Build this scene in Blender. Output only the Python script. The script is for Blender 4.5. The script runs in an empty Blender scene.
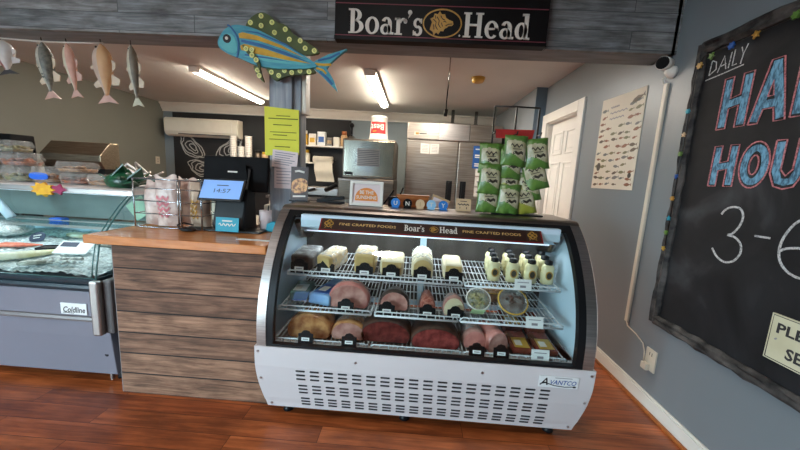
import bpy, math, random
from mathutils import Vector, Matrix
random.seed(7)
S = bpy.context.scene
COL = S.collection
PI = math.pi
V = Vector

# ------------------------------------------------------------------ materials
def lin(c):
    r = []
    for v in c:
        v = v / 255.0
        r.append(v / 12.92 if v <= .04045 else ((v + .055) / 1.055) ** 2.4)
    return (r[0], r[1], r[2], 1)

def new(name):
    m = bpy.data.materials.new(name)
    m.use_nodes = True
    nt = m.node_tree
    for n in list(nt.nodes):
        nt.nodes.remove(n)
    out = nt.nodes.new('ShaderNodeOutputMaterial')
    b = nt.nodes.new('ShaderNodeBsdfPrincipled')
    nt.links.new(b.outputs[0], out.inputs[0])
    return m, nt, b, out

def node(nt, t, **kw):
    n = nt.nodes.new('ShaderNode' + t)
    for k, v in kw.items():
        setattr(n, k, v)
    return n

def coords(nt, scale=(1, 1, 1), rot=(0, 0, 0), kind='Object'):
    tc = node(nt, 'TexCoord')
    mp = node(nt, 'Mapping')
    mp.inputs['Scale'].default_value = scale
    mp.inputs['Rotation'].default_value = rot
    nt.links.new(tc.outputs[kind], mp.inputs[0])
    return mp.outputs[0]

def ramp(nt, fac, stops):
    r = node(nt, 'ValToRGB')
    e = r.color_ramp.elements
    while len(e) < len(stops):
        e.new(.5)
    for i, (p, c) in enumerate(stops):
        e[i].position = p
        e[i].color = lin(c)
    nt.links.new(fac, r.inputs[0])
    return r.outputs[0]

def mat(name, c, c2=None, rough=.5, metal=0, scale=8, stretch=(1, 1, 1), bump=0, detail=4, lo=.3, hi=.7, coat=0, spec=.5, alpha=1, trans=0):
    m, nt, b, out = new(name)
    c2 = c2 or tuple(max(0, v * .93) for v in c)
    n = node(nt, 'TexNoise')
    n.inputs['Scale'].default_value = scale
    n.inputs['Detail'].default_value = detail
    nt.links.new(coords(nt, stretch), n.inputs['Vector'])
    nt.links.new(ramp(nt, n.outputs[0], [(lo, c), (hi, c2)]), b.inputs['Base Color'])
    b.inputs['Roughness'].default_value = rough
    b.inputs['Metallic'].default_value = metal
    b.inputs['Coat Weight'].default_value = coat
    b.inputs['Specular IOR Level'].default_value = spec
    b.inputs['Alpha'].default_value = alpha
    b.inputs['Transmission Weight'].default_value = trans
    if bump:
        bn = node(nt, 'Bump')
        bn.inputs['Strength'].default_value = bump
        bn.inputs['Distance'].default_value = .01
        nt.links.new(n.outputs[0], bn.inputs['Height'])
        nt.links.new(bn.outputs[0], b.inputs['Normal'])
    return m

def planks(name, axes, bw, rh, ca, cb, cm, mortar=.003, rough=.5, grain=.5, gscale=(3, 60), offset=.37, seed=0, dark=(0, 0, 0), bump=.25, spec=.5, patch=.6):
    """boards: rows of height rh along axis v, joints every bw along axis u, stretched grain"""
    m, nt, b, out = new(name)
    tc = node(nt, 'TexCoord')
    sp = node(nt, 'SeparateXYZ')
    nt.links.new(tc.outputs['Object'], sp.inputs[0])
    cx = node(nt, 'CombineXYZ')
    sh = node(nt, 'Math', operation='ADD')
    nt.links.new(sp.outputs[axes[0]], sh.inputs[0])
    sh.inputs[1].default_value = 2.7
    nt.links.new(sh.outputs[0], cx.inputs[0])
    nt.links.new(sp.outputs[axes[1]], cx.inputs[1])
    br = node(nt, 'TexBrick')
    br.offset = offset
    br.inputs['Scale'].default_value = 1
    br.inputs['Brick Width'].default_value = bw
    br.inputs['Row Height'].default_value = rh
    br.inputs['Mortar Size'].default_value = mortar
    br.inputs['Mortar Smooth'].default_value = .3
    br.inputs['Color1'].default_value = lin(ca)
    br.inputs['Color2'].default_value = lin(cb)
    br.inputs['Mortar'].default_value = lin(cm)
    nt.links.new(cx.outputs[0], br.inputs['Vector'])
    mp = node(nt, 'Mapping')
    mp.inputs['Scale'].default_value = (gscale[0], gscale[1], 1)
    nt.links.new(cx.outputs[0], mp.inputs[0])
    # shift the grain per board
    ad = node(nt, 'VectorMath', operation='MULTIPLY_ADD')
    nt.links.new(br.outputs['Color'], ad.inputs[0])
    ad.inputs[1].default_value = (40, 7, 13)
    nt.links.new(mp.outputs[0], ad.inputs[2])
    n = node(nt, 'TexNoise')
    n.inputs['Scale'].default_value = 1
    n.inputs['Detail'].default_value = 6
    n.inputs['Roughness'].default_value = .65
    n.inputs['Distortion'].default_value = .6
    nt.links.new(ad.outputs[0], n.inputs['Vector'])
    mx = node(nt, 'MixRGB', blend_type='MULTIPLY')
    mx.inputs[0].default_value = grain
    nt.links.new(br.outputs['Color'], mx.inputs[1])
    nt.links.new(ramp(nt, n.outputs[0], [(.3, dark), (.5, (200, 195, 190)), (.7, (255, 255, 255))]), mx.inputs[2])
    n2 = node(nt, 'TexNoise')
    n2.inputs['Scale'].default_value = 1
    n2.inputs['Detail'].default_value = 5
    mp2 = node(nt, 'Mapping')
    mp2.inputs['Scale'].default_value = (gscale[0] * 1.1, gscale[1] * .22, 1)
    nt.links.new(ad.outputs[0], mp2.inputs[0])
    mp2.inputs['Scale'].default_value = (1.4, .2, 1)
    nt.links.new(mp2.outputs[0], n2.inputs['Vector'])
    m2 = node(nt, 'MixRGB', blend_type='MULTIPLY')
    m2.inputs[0].default_value = patch
    nt.links.new(mx.outputs[0], m2.inputs[1])
    nt.links.new(ramp(nt, n2.outputs[0], [(.35, (150, 140, 132)), (.6, (255, 255, 255))]), m2.inputs[2])
    nt.links.new(m2.outputs[0], b.inputs['Base Color'])
    b.inputs['Roughness'].default_value = rough
    b.inputs['Specular IOR Level'].default_value = spec
    bn = node(nt, 'Bump')
    bn.inputs['Strength'].default_value = bump
    bn.inputs['Distance'].default_value = .004
    nt.links.new(n.outputs[0], bn.inputs['Height'])
    nt.links.new(bn.outputs[0], b.inputs['Normal'])
    return m

def glass(name, tint=(245, 252, 250), refl=.9, rough=0, base=.0):
    """thin pane: mostly clear, mirror reflection growing towards grazing angles"""
    m, nt, b, out = new(name)
    nt.nodes.remove(b)
    t = node(nt, 'BsdfTransparent')
    t.inputs[0].default_value = lin(tint)
    g = node(nt, 'BsdfGlossy')
    g.inputs['Roughness'].default_value = rough
    g.inputs[0].default_value = (refl, refl, refl, 1)
    f = node(nt, 'LayerWeight')
    f.inputs[0].default_value = .5
    pw = node(nt, 'Math', operation='POWER')
    nt.links.new(f.outputs['Facing'], pw.inputs[0])
    pw.inputs[1].default_value = 5
    n = node(nt, 'TexNoise')
    n.inputs['Scale'].default_value = 3
    nt.links.new(coords(nt), n.inputs['Vector'])
    ma = node(nt, 'Math', operation='MULTIPLY_ADD')
    nt.links.new(n.outputs[0], ma.inputs[0])
    ma.inputs[1].default_value = .01
    ma.inputs[2].default_value = .05 + base
    ad = node(nt, 'Math', operation='MULTIPLY_ADD', use_clamp=True)
    nt.links.new(pw.outputs[0], ad.inputs[0])
    ad.inputs[1].default_value = .9
    nt.links.new(ma.outputs[0], ad.inputs[2])
    mx = node(nt, 'MixShader')
    nt.links.new(ad.outputs[0], mx.inputs[0])
    nt.links.new(t.outputs[0], mx.inputs[1])
    nt.links.new(g.outputs[0], mx.inputs[2])
    nt.links.new(mx.outputs[0], out.inputs[0])
    return m

def film(name, c, amount=.35, rough=.15):
    """cling film / clear plastic: part see-through, part glossy white"""
    m, nt, b, out = new(name)
    b.inputs['Base Color'].default_value = lin(c)
    b.inputs['Roughness'].default_value = rough
    t = node(nt, 'BsdfTransparent')
    n = node(nt, 'TexNoise')
    n.inputs['Scale'].default_value = 25
    n.inputs['Detail'].default_value = 3
    nt.links.new(coords(nt), n.inputs['Vector'])
    r = node(nt, 'MapRange')
    r.inputs[1].default_value = .35
    r.inputs[2].default_value = .7
    r.inputs[3].default_value = amount * .4
    r.inputs[4].default_value = min(1, amount * 1.6)
    nt.links.new(n.outputs[0], r.inputs[0])
    mx = node(nt, 'MixShader')
    nt.links.new(r.outputs[0], mx.inputs[0])
    nt.links.new(t.outputs[0], mx.inputs[1])
    nt.links.new(b.outputs[0], mx.inputs[2])
    nt.links.new(mx.outputs[0], out.inputs[0])
    return m

def emit(name, c, s):
    m, nt, b, out = new(name)
    n = node(nt, 'TexNoise')
    n.inputs['Scale'].default_value = 2
    nt.links.new(coords(nt), n.inputs['Vector'])
    b.inputs['Base Color'].default_value = lin(c)
    nt.links.new(ramp(nt, n.outputs[0], [(0, c), (1, c)]), b.inputs['Emission Color'])
    b.inputs['Emission Strength'].default_value = s
    return m

def brushed(name, c, c2, rough=.3, axis=(2, 2, 90), metal=1):
    return mat(name, c, c2, rough=rough, metal=metal, scale=3, stretch=axis, detail=5)

def chalk(name, c):
    return mat(name, c, tuple(int(v * .55) for v in c), rough=.95, scale=160, detail=3, lo=.42, hi=.72)

def meat(name, a, b, rough=.35, scale=28):
    return mat(name, a, b, rough=rough, scale=scale, detail=6, lo=.38, hi=.62, bump=.15)

M = {}
M['floor'] = planks('orange brown laminate boards', ('X', 'Y'), 1.15, .105, (216, 120, 66), (176, 90, 48), (92, 46, 26), mortar=.0016, rough=.33, grain=.8, gscale=(2.6, 38), dark=(120, 90, 72), bump=.05)
M['ceil'] = mat('warm white ceiling paint', (206, 210, 208), (200, 204, 202), rough=.9, scale=3)
M['wall_r'] = mat('blue grey wall paint', (120, 127, 132), (117, 124, 129), rough=.38, scale=2)
M['wall_l'] = mat('olive grey wall paint', (120, 123, 116), (116, 119, 112), rough=.7, scale=2)
M['wall_b'] = mat('pale blue grey wall paint', (128, 140, 146), (124, 136, 142), rough=.7, scale=2)
M['strip'] = mat('wall paint with shade', (92, 112, 128), (88, 108, 124), rough=.6, scale=2)  # shade on the front of the wall return, put into the colour
M['white'] = mat('white trim paint', (226, 222, 214), (220, 215, 206), rough=.45, scale=4)
M['cream'] = mat('cream plastic', (230, 224, 208), (224, 218, 202), rough=.4)
M['black'] = mat('black plastic', (15, 16, 19), (20, 21, 24), rough=.45, spec=.3)
M['blackmat'] = mat('matt black', (12, 12, 14), (17, 17, 19), rough=.8, spec=.2)
M['beam'] = planks('weathered blue grey boards', ('X', 'Z'), 1.3, .1, (172, 177, 180), (142, 151, 158), (84, 90, 95), mortar=.002, rough=.6, grain=.9, gscale=(4, 44), dark=(112, 116, 120), bump=.4)
M['beamu'] = mat('dark stained soffit wood', (136, 144, 148), (110, 118, 122), rough=.6, scale=4, stretch=(1, 8, 8))
M['post'] = mat('weathered blue grey post wood', (160, 166, 172), (122, 130, 140), rough=.7, scale=5, stretch=(9, 9, 1), detail=7, bump=.2)
M['counterwood'] = planks('reclaimed grey brown boards', ('X', 'Z'), 9, .1225, (184, 140, 112), (142, 104, 82), (36, 28, 24), mortar=.0045, rough=.75, grain=.9, gscale=(4, 55), dark=(96, 80, 70), bump=.5)
M['worktop'] = mat('orange oak worktop', (212, 140, 82), (186, 114, 62), rough=.22, scale=3, stretch=(2, 14, 14), detail=6)
M['steel'] = brushed('brushed stainless steel', (196, 190, 186), (166, 160, 156), .36)
M['steelx'] = brushed('stainless steel brushed sideways', (138, 127, 119), (112, 103, 97), .34, (2, 90, 90))
M['fridgesteel'] = brushed('dull fridge steel', (190, 181, 170), (154, 145, 135), .36, (1, 1, 24))
M['darksteel'] = brushed('dark brushed steel', (120, 110, 100), (96, 88, 80), .4, (2, 40, 40))
M['hoodsteel'] = brushed('warm reflecting steel', (176, 160, 140), (140, 126, 108), .35, (2, 30, 30))
M['chrome'] = mat('chrome', (180, 178, 174), (160, 158, 154), rough=.25, metal=1)
M['wire'] = mat('white coated wire', (232, 236, 240), (222, 228, 232), rough=.35)
M['blackwire'] = mat('black wire', (15, 15, 16), (22, 22, 23), rough=.4)
M['chromewire'] = mat('silver wire', (190, 192, 196), (170, 172, 176), rough=.25, metal=.9)
M['panelwhite'] = mat('white enamelled steel', (218, 213, 214), (213, 208, 209), rough=.3, scale=2)
M['liner'] = mat('pale blue white liner', (206, 228, 242), (198, 221, 237), rough=.35, scale=3)
M['linerback'] = mat('sliding door with painted reflection', (96, 92, 88), (70, 64, 60), rough=.15, scale=4, stretch=(2, 1, .6))  # grey brown colour stands in for the dark reflection in the doors
M['tinted'] = glass('window glass dimmed blue', (112, 128, 156), .5)  # tint added to dim this pane's reflection in the deli glass
M['fishrear'] = mat('frosted grey green door', (150, 162, 160), (112, 124, 122), rough=.3, scale=2, stretch=(1, 1, 2))
M['glass'] = glass('clear curved glass', (246, 252, 250), .6)
M['fishglass'] = glass('green tinted glass', (232, 244, 242), .7, base=.01)
M['glassedge'] = mat('dark green glass edge', (70, 112, 112), (90, 132, 130), rough=.1, spec=.8)
M['shelfglass'] = glass('teal shelf glass', (190, 226, 226), .9, base=.08)
M['signblack'] = mat('gloss sign black', (12, 11, 13), (16, 15, 17), rough=.5, spec=.2)
M['pinkline'] = mat('dull red line', (134, 58, 72), (120, 50, 62), rough=.5)
M['signred'] = mat('deep red border', (128, 22, 28), (112, 18, 24), rough=.4)
M['signbrown'] = mat('dark brown sign face', (52, 30, 22), (46, 26, 19), rough=.4)
M['letter'] = mat('off white lettering', (222, 216, 206), (214, 208, 198), rough=.5)
M['gold'] = mat('gold paint', (196, 152, 70), (170, 126, 50), rough=.4, scale=30)
M['goldtxt'] = mat('gold lettering', (226, 184, 118), (214, 172, 106), rough=.4)
M['paper'] = mat('white paper', (226, 222, 214), (220, 216, 206), rough=.8)
M['ink'] = mat('dark ink', (40, 38, 40), (52, 50, 52), rough=.8)
M['greyink'] = mat('grey ink', (130, 128, 134), (146, 144, 150), rough=.8)
M['lime'] = mat('fluorescent lime paper', (224, 222, 74), (218, 216, 68), rough=.7)
M['limeink'] = mat('olive ink', (78, 84, 20), (86, 92, 26), rough=.8)
M['pinkpaper'] = mat('pale pink paper', (222, 206, 206), (216, 200, 200), rough=.8)
M['logoblue'] = mat('logo blue', (30, 84, 160), (26, 76, 150), rough=.4)
M['navy'] = mat('navy ink', (24, 34, 66), (20, 30, 60), rough=.5)
M['screen'] = emit('lit blue screen', (112, 152, 208), .42)
M['screenink'] = mat('screen digits', (38, 52, 84), (34, 48, 80), rough=.4)
M['teal'] = mat('teal card', (40, 158, 182), (36, 150, 174), rough=.6)
M['tube'] = emit('fluorescent tube glow', (255, 238, 214), 52)
M['caselamp'] = emit('cold case lamp glow', (226, 240, 255), .9)
M['slate'] = None
M['frame'] = mat('charred live edge wood', (84, 79, 76), (18, 17, 18), rough=.75, scale=16, stretch=(1, 1, 1), detail=8, bump=.8, lo=.35, hi=.65)
M['chalkw'] = chalk('white chalk', (205, 205, 205))
M['chalkp'] = chalk('pink chalk', (206, 128, 132))
M['chalkb'] = mat('blue chalk', (116, 170, 200), (66, 100, 122), rough=.95, scale=120, stretch=(1, 1, .35), detail=3, lo=.4, hi=.62)
M['chalklight'] = chalk('drawing chalk', (190, 190, 186))
M['signcream'] = mat('aged cream enamel', (216, 212, 184), (198, 192, 160), rough=.5, scale=6)
M['bluebody'] = mat('turquoise paint', (76, 166, 178), (50, 136, 162), rough=.5, scale=7, stretch=(1.5, 1, 6))
M['tealpale'] = mat('pale teal paint', (98, 186, 186), (70, 164, 174), rough=.5, scale=9)
M['deepblue'] = mat('deep blue paint', (28, 84, 138), (34, 98, 150), rough=.5, scale=12)
M['yellow'] = mat('mustard paint', (208, 164, 30), (184, 140, 30), rough=.5, scale=30)
M['olive'] = mat('olive green paint', (78, 92, 44), (62, 74, 34), rough=.6, scale=14)
M['dot'] = mat('pale yellow dot', (232, 228, 150), (206, 214, 120), rough=.5, scale=60)
M['rope'] = mat('white cord', (226, 222, 214), (210, 206, 198), rough=.8)
M['ice'] = mat('crushed ice', (222, 230, 230), (120, 138, 142), rough=.3, scale=55, detail=4, spec=.8, lo=.35, hi=.7, bump=.6)
M['coldpanel'] = mat('grey violet panel', (126, 125, 136), (120, 119, 130), rough=.32, scale=2, spec=.5)
M['coldtrim'] = mat('dark teal grey trim', (44, 58, 66), (38, 52, 60), rough=.3)
M['coldlight'] = mat('pale grey moulding', (122, 115, 115), (112, 106, 106), rough=.35)
M['brackfront'] = brushed('brushed end cap', (186, 182, 178), (160, 156, 152), .35, (60, 60, 3))
M['brackside'] = mat('dark grey end plate', (84, 80, 80), (76, 72, 72), rough=.45)
M['green'] = mat('dark green crinkled plastic', (34, 96, 62), (16, 48, 32), rough=.3, scale=18)
M['clear'] = film('clear clamshell plastic', (224, 224, 220), .22)
M['food_o'] = meat('orange prepared food', (178, 98, 54), (110, 52, 30), .4, 40)
M['food_b'] = meat('golden crumb food', (186, 140, 92), (138, 92, 56), .5, 60)
M['food_g'] = meat('mixed salad', (150, 140, 90), (84, 92, 52), .5, 50)
M['bluelabel'] = mat('bright blue label', (30, 108, 226), (26, 98, 214), rough=.4)
M['kraft'] = mat('kraft cardboard', (190, 158, 118), (176, 144, 106), rough=.8)
M['wood_l'] = mat('orange varnished wood', (178, 104, 50), (140, 78, 36), rough=.35, scale=3, stretch=(2, 14, 14))
M['cheese'] = mat('pale cheese', (206, 178, 118), (190, 160, 100), rough=.4)
M['cheesew'] = mat('ivory cheese', (220, 208, 176), (208, 194, 158), rough=.35)
M['cheeset'] = mat('tan cheese face', (206, 178, 122), (196, 166, 110), rough=.45)
M['film'] = film('cling film', (232, 236, 236), .35)
M['darkmeat'] = meat('dark smoked meat', (78, 62, 56), (48, 36, 34))
M['beef'] = meat('roast beef red', (116, 52, 48), (80, 32, 32), .25)
M['beef2'] = meat('corned beef pink red', (146, 68, 64), (104, 42, 42), .25)
M['crust'] = meat('browned crust', (74, 46, 32), (42, 26, 20), .5)
M['turkey'] = meat('golden roast turkey', (196, 144, 94), (146, 92, 56), .25, 20)
M['ham'] = meat('pink ham', (206, 138, 128), (184, 112, 104), .3, 16)
M['ham2'] = meat('pale ham', (196, 150, 138), (160, 106, 98), .3, 20)
M['salami'] = meat('red salami', (142, 66, 56), (190, 130, 112), .4, 90)
M['bacon'] = meat('sliced packed meat', (132, 58, 46), (86, 50, 28), .25, 22)
M['packyel'] = mat('pack yellow label', (206, 168, 70), (190, 150, 56), rough=.3)
M['dressing'] = mat('cream dressing', (222, 214, 172), (214, 204, 156), rough=.25, coat=.4)
M['dressing2'] = mat('golden dressing', (190, 150, 78), (176, 134, 62), rough=.25, coat=.4)
M['tagwhite'] = mat('white ticket', (236, 238, 238), (230, 232, 232), rough=.5)
M['salmon'] = meat('salmon flesh', (226, 122, 92), (206, 98, 70), .3, 30)
M['whitefish'] = meat('pale fish flesh', (232, 228, 206), (206, 196, 150), .3, 14)
M['fishskin'] = meat('silver fish skin', (196, 196, 184), (130, 130, 120), .25, 24)
M['shrimp'] = meat('raw prawns', (226, 226, 220), (176, 178, 176), .25, 60)
M['chipgreen'] = mat('green foil', (106, 146, 64), (62, 98, 38), rough=.3, scale=18, spec=.6)
M['chiplime'] = mat('lime yellow foil', (166, 168, 66), (140, 144, 50), rough=.3, scale=10, spec=.6)
M['chipwhite'] = mat('cream foil', (208, 200, 174), (150, 146, 104), rough=.35, scale=20)
M['chipdark'] = mat('dark brown print', (52, 46, 36), (62, 56, 44), rough=.5)
M['chipred'] = mat('red header card', (176, 44, 40), (160, 36, 34), rough=.5)
M['bluesign'] = mat('blue notice', (36, 92, 160), (32, 84, 150), rough=.6)
M['bucketred'] = mat('red print', (190, 32, 36), (180, 28, 32), rough=.5)
M['orange'] = mat('orange sunset print', (224, 140, 60), (206, 116, 40), rough=.6)
M['tok_blue'] = mat('blue token paint', (44, 126, 204), (38, 116, 194), rough=.5)
M['tok_pale'] = mat('pale blue token paint', (150, 196, 226), (140, 188, 220), rough=.5)
M['tok_tan'] = mat('tan token wood', (212, 182, 146), (200, 168, 130), rough=.6)
M['foodprint'] = mat('food photo print', (232, 176, 110), (120, 66, 40), rough=.4, scale=45, detail=5, lo=.42, hi=.6)
M['brownprint'] = mat('dark brown print ground', (62, 38, 28), (50, 30, 22), rough=.4)
M['poster'] = mat('yellowed poster paper', (218, 210, 194), (208, 199, 181), rough=.75, scale=3)
M['brass'] = mat('yellowed plastic', (206, 166, 72), (190, 150, 60), rough=.4)
M['plug'] = mat('ivory outlet plastic', (212, 202, 184), (206, 196, 178), rough=.4)
M['ground'] = mat('dark asphalt', (92, 92, 94), (78, 78, 80), rough=.9, scale=1)
M['magenta'] = mat('magenta starfish', (166, 40, 92), (150, 32, 82), rough=.6)
M['starfish'] = mat('yellow starfish', (240, 190, 20), (220, 150, 10), rough=.6, scale=30)
M['tp'] = mat('cream paper roll', (214, 206, 190), (206, 197, 180), rough=.85)
M['iceglass'] = mat('mirror polished ice machine front', (176, 172, 156), (140, 136, 122), rough=.24, metal=1, scale=5, stretch=(1, 1, .4), detail=2)

def slate():
    m, nt, b, out = new('smudged chalkboard slate')
    n = node(nt, 'TexNoise')
    n.inputs['Scale'].default_value = 2.2
    n.inputs['Detail'].default_value = 5
    n.inputs['Distortion'].default_value = 1.6
    nt.links.new(coords(nt, (1, 1, .8)), n.inputs['Vector'])
    nt.links.new(ramp(nt, n.outputs[0], [(.35, (19, 20, 23)), (.58, (33, 34, 37)), (.8, (70, 72, 76))]), b.inputs['Base Color'])
    b.inputs['Roughness'].default_value = .7
    b.inputs['Specular IOR Level'].default_value = .3
    return m
M['slate'] = slate()
M['wallslate'] = mat('black chalkboard paint', (30, 31, 33), (38, 39, 41), rough=.75, scale=3)

# ------------------------------------------------------------------ mesh builder
class MB:
    def __init__(s, *mats):
        s.v, s.f, s.mi, s.sm, s.mats = [], [], [], [], []
        s.F = None
        s.cur = 0
        s.smooth = False
        for m in mats:
            s.use(m)
        s.cur = 0
    def use(s, m, smooth=None):
        m = M[m] if isinstance(m, str) else m
        if m not in s.mats:
            s.mats.append(m)
        s.cur = s.mats.index(m)
        if smooth is not None:
            s.smooth = smooth
        return s
    def frame(s, O=None, u=None, v=None, n=None):
        if O is None:
            s.F = None
        else:
            u = V(u).normalized()
            v = V(v).normalized()
            n = V(n).normalized() if n else u.cross(v)
            s.F = (V(O), u, v, n)
        return s
    def pt(s, p):
        if s.F is None:
            s.v.append((p[0], p[1], p[2]))
        else:
            O, u, v, n = s.F
            q = O + u * p[0] + v * p[1] + n * p[2]
            s.v.append((q.x, q.y, q.z))
        return len(s.v) - 1
    def face(s, idx, smooth=None):
        s.f.append(tuple(idx))
        s.mi.append(s.cur)
        s.sm.append(s.smooth if smooth is None else smooth)
    def poly(s, pts):
        s.face([s.pt(p) for p in pts])
    def box(s, a, b):
        x0, y0, z0 = (min(a[i], b[i]) for i in range(3))
        x1, y1, z1 = (max(a[i], b[i]) for i in range(3))
        i = [s.pt(p) for p in ((x0,y0,z0),(x1,y0,z0),(x1,y1,z0),(x0,y1,z0),(x0,y0,z1),(x1,y0,z1),(x1,y1,z1),(x0,y1,z1))]
        for q in ((0,3,2,1),(4,5,6,7),(0,1,5,4),(1,2,6,5),(2,3,7,6),(3,0,4,7)):
            s.face([i[k] for k in q], False)
        return s
    def cbox(s, c, d):
        return s.box([c[i] - d[i] / 2 for i in range(3)], [c[i] + d[i] / 2 for i in range(3)])
    def rings(s, rs, caps=True, closed=True, smooth=True):
        idx = [[s.pt(p) for p in r] for r in rs]
        n = len(rs[0])
        for a, b in zip(idx, idx[1:]):
            for k in range(n if closed else n - 1):
                k2 = (k + 1) % n
                s.face((a[k], a[k2], b[k2], b[k]), smooth)
        if caps and closed:
            s.face(list(reversed(idx[0])), False)
            s.face(idx[-1], False)
        return s
    def tube(s, pts, r, n=6, caps=True):
        P = [V(p) for p in pts]
        rs = []
        up = None
        for i, p in enumerate(P):
            d = (P[min(i + 1, len(P) - 1)] - P[max(i - 1, 0)])
            if d.length < 1e-9:
                d = V((0, 0, 1))
            d.normalize()
            if up is None:
                up = V((0, 0, 1)) if abs(d.z) < .9 else V((1, 0, 0))
            a = d.cross(up)
            if a.length < 1e-6:
                a = d.cross(V((0, 1, 0)))
            a.normalize()
            b = a.cross(d).normalized()
            up = b
            rr = r[i] if isinstance(r, (list, tuple)) else r
            rs.append([p + (a * math.cos(2 * PI * k / n) + b * math.sin(2 * PI * k / n)) * rr for k in range(n)])
        return s.rings(rs, caps)
    def lathe(s, prof, n=20, c=(0, 0, 0), sx=1, sy=1):
        rs = [[(c[0] + r * sx * math.cos(2 * PI * k / n), c[1] + r * sy * math.sin(2 * PI * k / n), c[2] + z) for k in range(n)] for r, z in prof]
        return s.rings(rs, True)
    def prism(s, poly, h0, h1):
        """2D outline in the frame's u,v plane, from height h0 to h1 along n"""
        a = [s.pt((p[0], p[1], h0)) for p in poly]
        b = [s.pt((p[0], p[1], h1)) for p in poly]
        s.face(list(reversed(a)), False)
        s.face(b, False)
        n = len(poly)
        for k in range(n):
            k2 = (k + 1) % n
            s.face((a[k], a[k2], b[k2], b[k]), False)
        return s
    def disc(s, c, r, h0, h1, n=20, ry=None):
        ry = ry or r
        return s.prism([(c[0] + r * math.cos(2 * PI * k / n), c[1] + ry * math.sin(2 * PI * k / n)) for k in range(n)], h0, h1)
    def ring2(s, c, o, i, a0=0, a1=360, h0=0, h1=.002, n=20):
        """flat elliptical ring or arc: outer radii o, inner radii i"""
        full = abs(a1 - a0) >= 359.9
        A = []
        for k in range(n + 1):
            t = math.radians(a0 + (a1 - a0) * k / n)
            A.append(((c[0] + o[0] * math.cos(t), c[1] + o[1] * math.sin(t)), (c[0] + i[0] * math.cos(t), c[1] + i[1] * math.sin(t))))
        for p, q in zip(A, A[1:]):
            s.prism([p[1], p[0], q[0], q[1]], h0, h1)
        return s
    def line(s, pts, w, h0=0, h1=.001):
        """flat ribbon along a polyline in the frame"""
        P = [V((p[0], p[1])) for p in pts]
        L, R = [], []
        for i, p in enumerate(P):
            d = (P[min(i + 1, len(P) - 1)] - P[max(i - 1, 0)])
            d = d.normalized() if d.length > 1e-9 else V((1, 0))
            nn = V((-d.y, d.x)) * w / 2
            L.append(p + nn)
            R.append(p - nn)
        for i in range(len(P) - 1):
            s.prism([R[i], R[i + 1], L[i + 1], L[i]], h0, h1)
        return s
    def ball(s, c, r, n=12, m=8):
        r = r if isinstance(r, (tuple, list)) else (r, r, r)
        rs = []
        for j in range(m + 1):
            t = -PI / 2 + PI * (j + .02) / (m + .04)
            rs.append([(c[0] + r[0] * math.cos(t) * math.cos(2 * PI * k / n), c[1] + r[1] * math.cos(t) * math.sin(2 * PI * k / n), c[2] + r[2] * math.sin(t)) for k in range(n)])
        return s.rings(rs)
    def text(s, body, size, x=0, y=0, h=.001, align='CENTER', shear=0, width=None, bold=0, rot=0):
        key = (body, align, shear, bold)
        if key not in TXT:
            cu = bpy.data.curves.new('t', 'FONT')
            cu.body = body
            cu.size = 1
            cu.shear = shear
            cu.offset = bold
            cu.resolution_u = 2
            cu.align_x = align
            o = bpy.data.objects.new('t', cu)
            me = bpy.data.meshes.new_from_object(o)
            TXT[key] = ([tuple(v.co) for v in me.vertices], [tuple(p.vertices) for p in me.polygons])
            bpy.data.objects.remove(o)
            bpy.data.curves.remove(cu)
            bpy.data.meshes.remove(me)
        vs, fs = TXT[key]
        if not vs:
            return s
        w = max(v[0] for v in vs) - min(v[0] for v in vs)
        sx = size if width is None else width / w
        ca, sa = math.cos(rot), math.sin(rot)
        base = [s.pt((x + v[0] * sx * ca - v[1] * size * sa, y + v[0] * sx * sa + v[1] * size * ca, h)) for v in vs]
        for f in fs:
            s.face([base[k] for k in f], False)
        return s
    def grid(s, fn, nu, nv, smooth=True):
        idx = [[s.pt(fn(i / nu, j / nv)) for i in range(nu + 1)] for j in range(nv + 1)]
        for j in range(nv):
            for i in range(nu):
                s.face((idx[j][i], idx[j][i + 1], idx[j + 1][i + 1], idx[j + 1][i]), smooth)
        return s
    def build(s, name, parent=None, origin=None, bevel=0, seg=2):
        me = bpy.data.meshes.new(name)
        vs = s.v
        if origin is None and parent is not None and parent.get('_w'):
            origin = tuple(parent.location)
        if origin is not None:
            vs = [(a - origin[0], b - origin[1], c - origin[2]) for a, b, c in vs]
        me.from_pydata(vs, [], s.f)
        for m in s.mats:
            me.materials.append(m)
        me.polygons.foreach_set('material_index', s.mi)
        me.polygons.foreach_set('use_smooth', s.sm)
        me.update()
        o = bpy.data.objects.new(name, me)
        COL.objects.link(o)
        if parent is not None:
            o.parent = parent
        elif origin is not None:
            o.location = origin
        if bevel:
            b = o.modifiers.new('bevel', 'BEVEL')
            b.width = bevel
            b.segments = seg
            b.limit_method = 'ANGLE'
            b.angle_limit = math.radians(40)
        return o
TXT = {}

def curve(P, n=4):
    out = []
    for i in range(len(P) - 1):
        p0, p1, p2, p3 = V(P[max(i - 1, 0)]), V(P[i]), V(P[i + 1]), V(P[min(i + 2, len(P) - 1)])
        for j in range(n):
            u = j / n
            q = .5 * (2 * p1 + (p2 - p0) * u + (2 * p0 - 5 * p1 + 4 * p2 - p3) * u * u + (3 * p1 - p0 - 3 * p2 + p3) * u ** 3)
            out.append((q.x, q.y))
    return out + [P[-1]]

def tag(o, label, cat, group=None, kind=None):
    o['label'] = label
    o['category'] = cat
    if group:
        o['group'] = group
    if kind:
        o['kind'] = kind
    return o

def thing(name, label, cat, loc=(0, 0, 0), rz=0, group=None, world=False):
    """an Empty at the thing's base; world=True: its parts are given in world coordinates"""
    o = bpy.data.objects.new(name, None)
    o.empty_display_size = .05
    COL.objects.link(o)
    o.location = loc
    o.rotation_euler = (0, 0, rz)
    if world:
        o['_w'] = 1
    return tag(o, label, cat, group)

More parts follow.
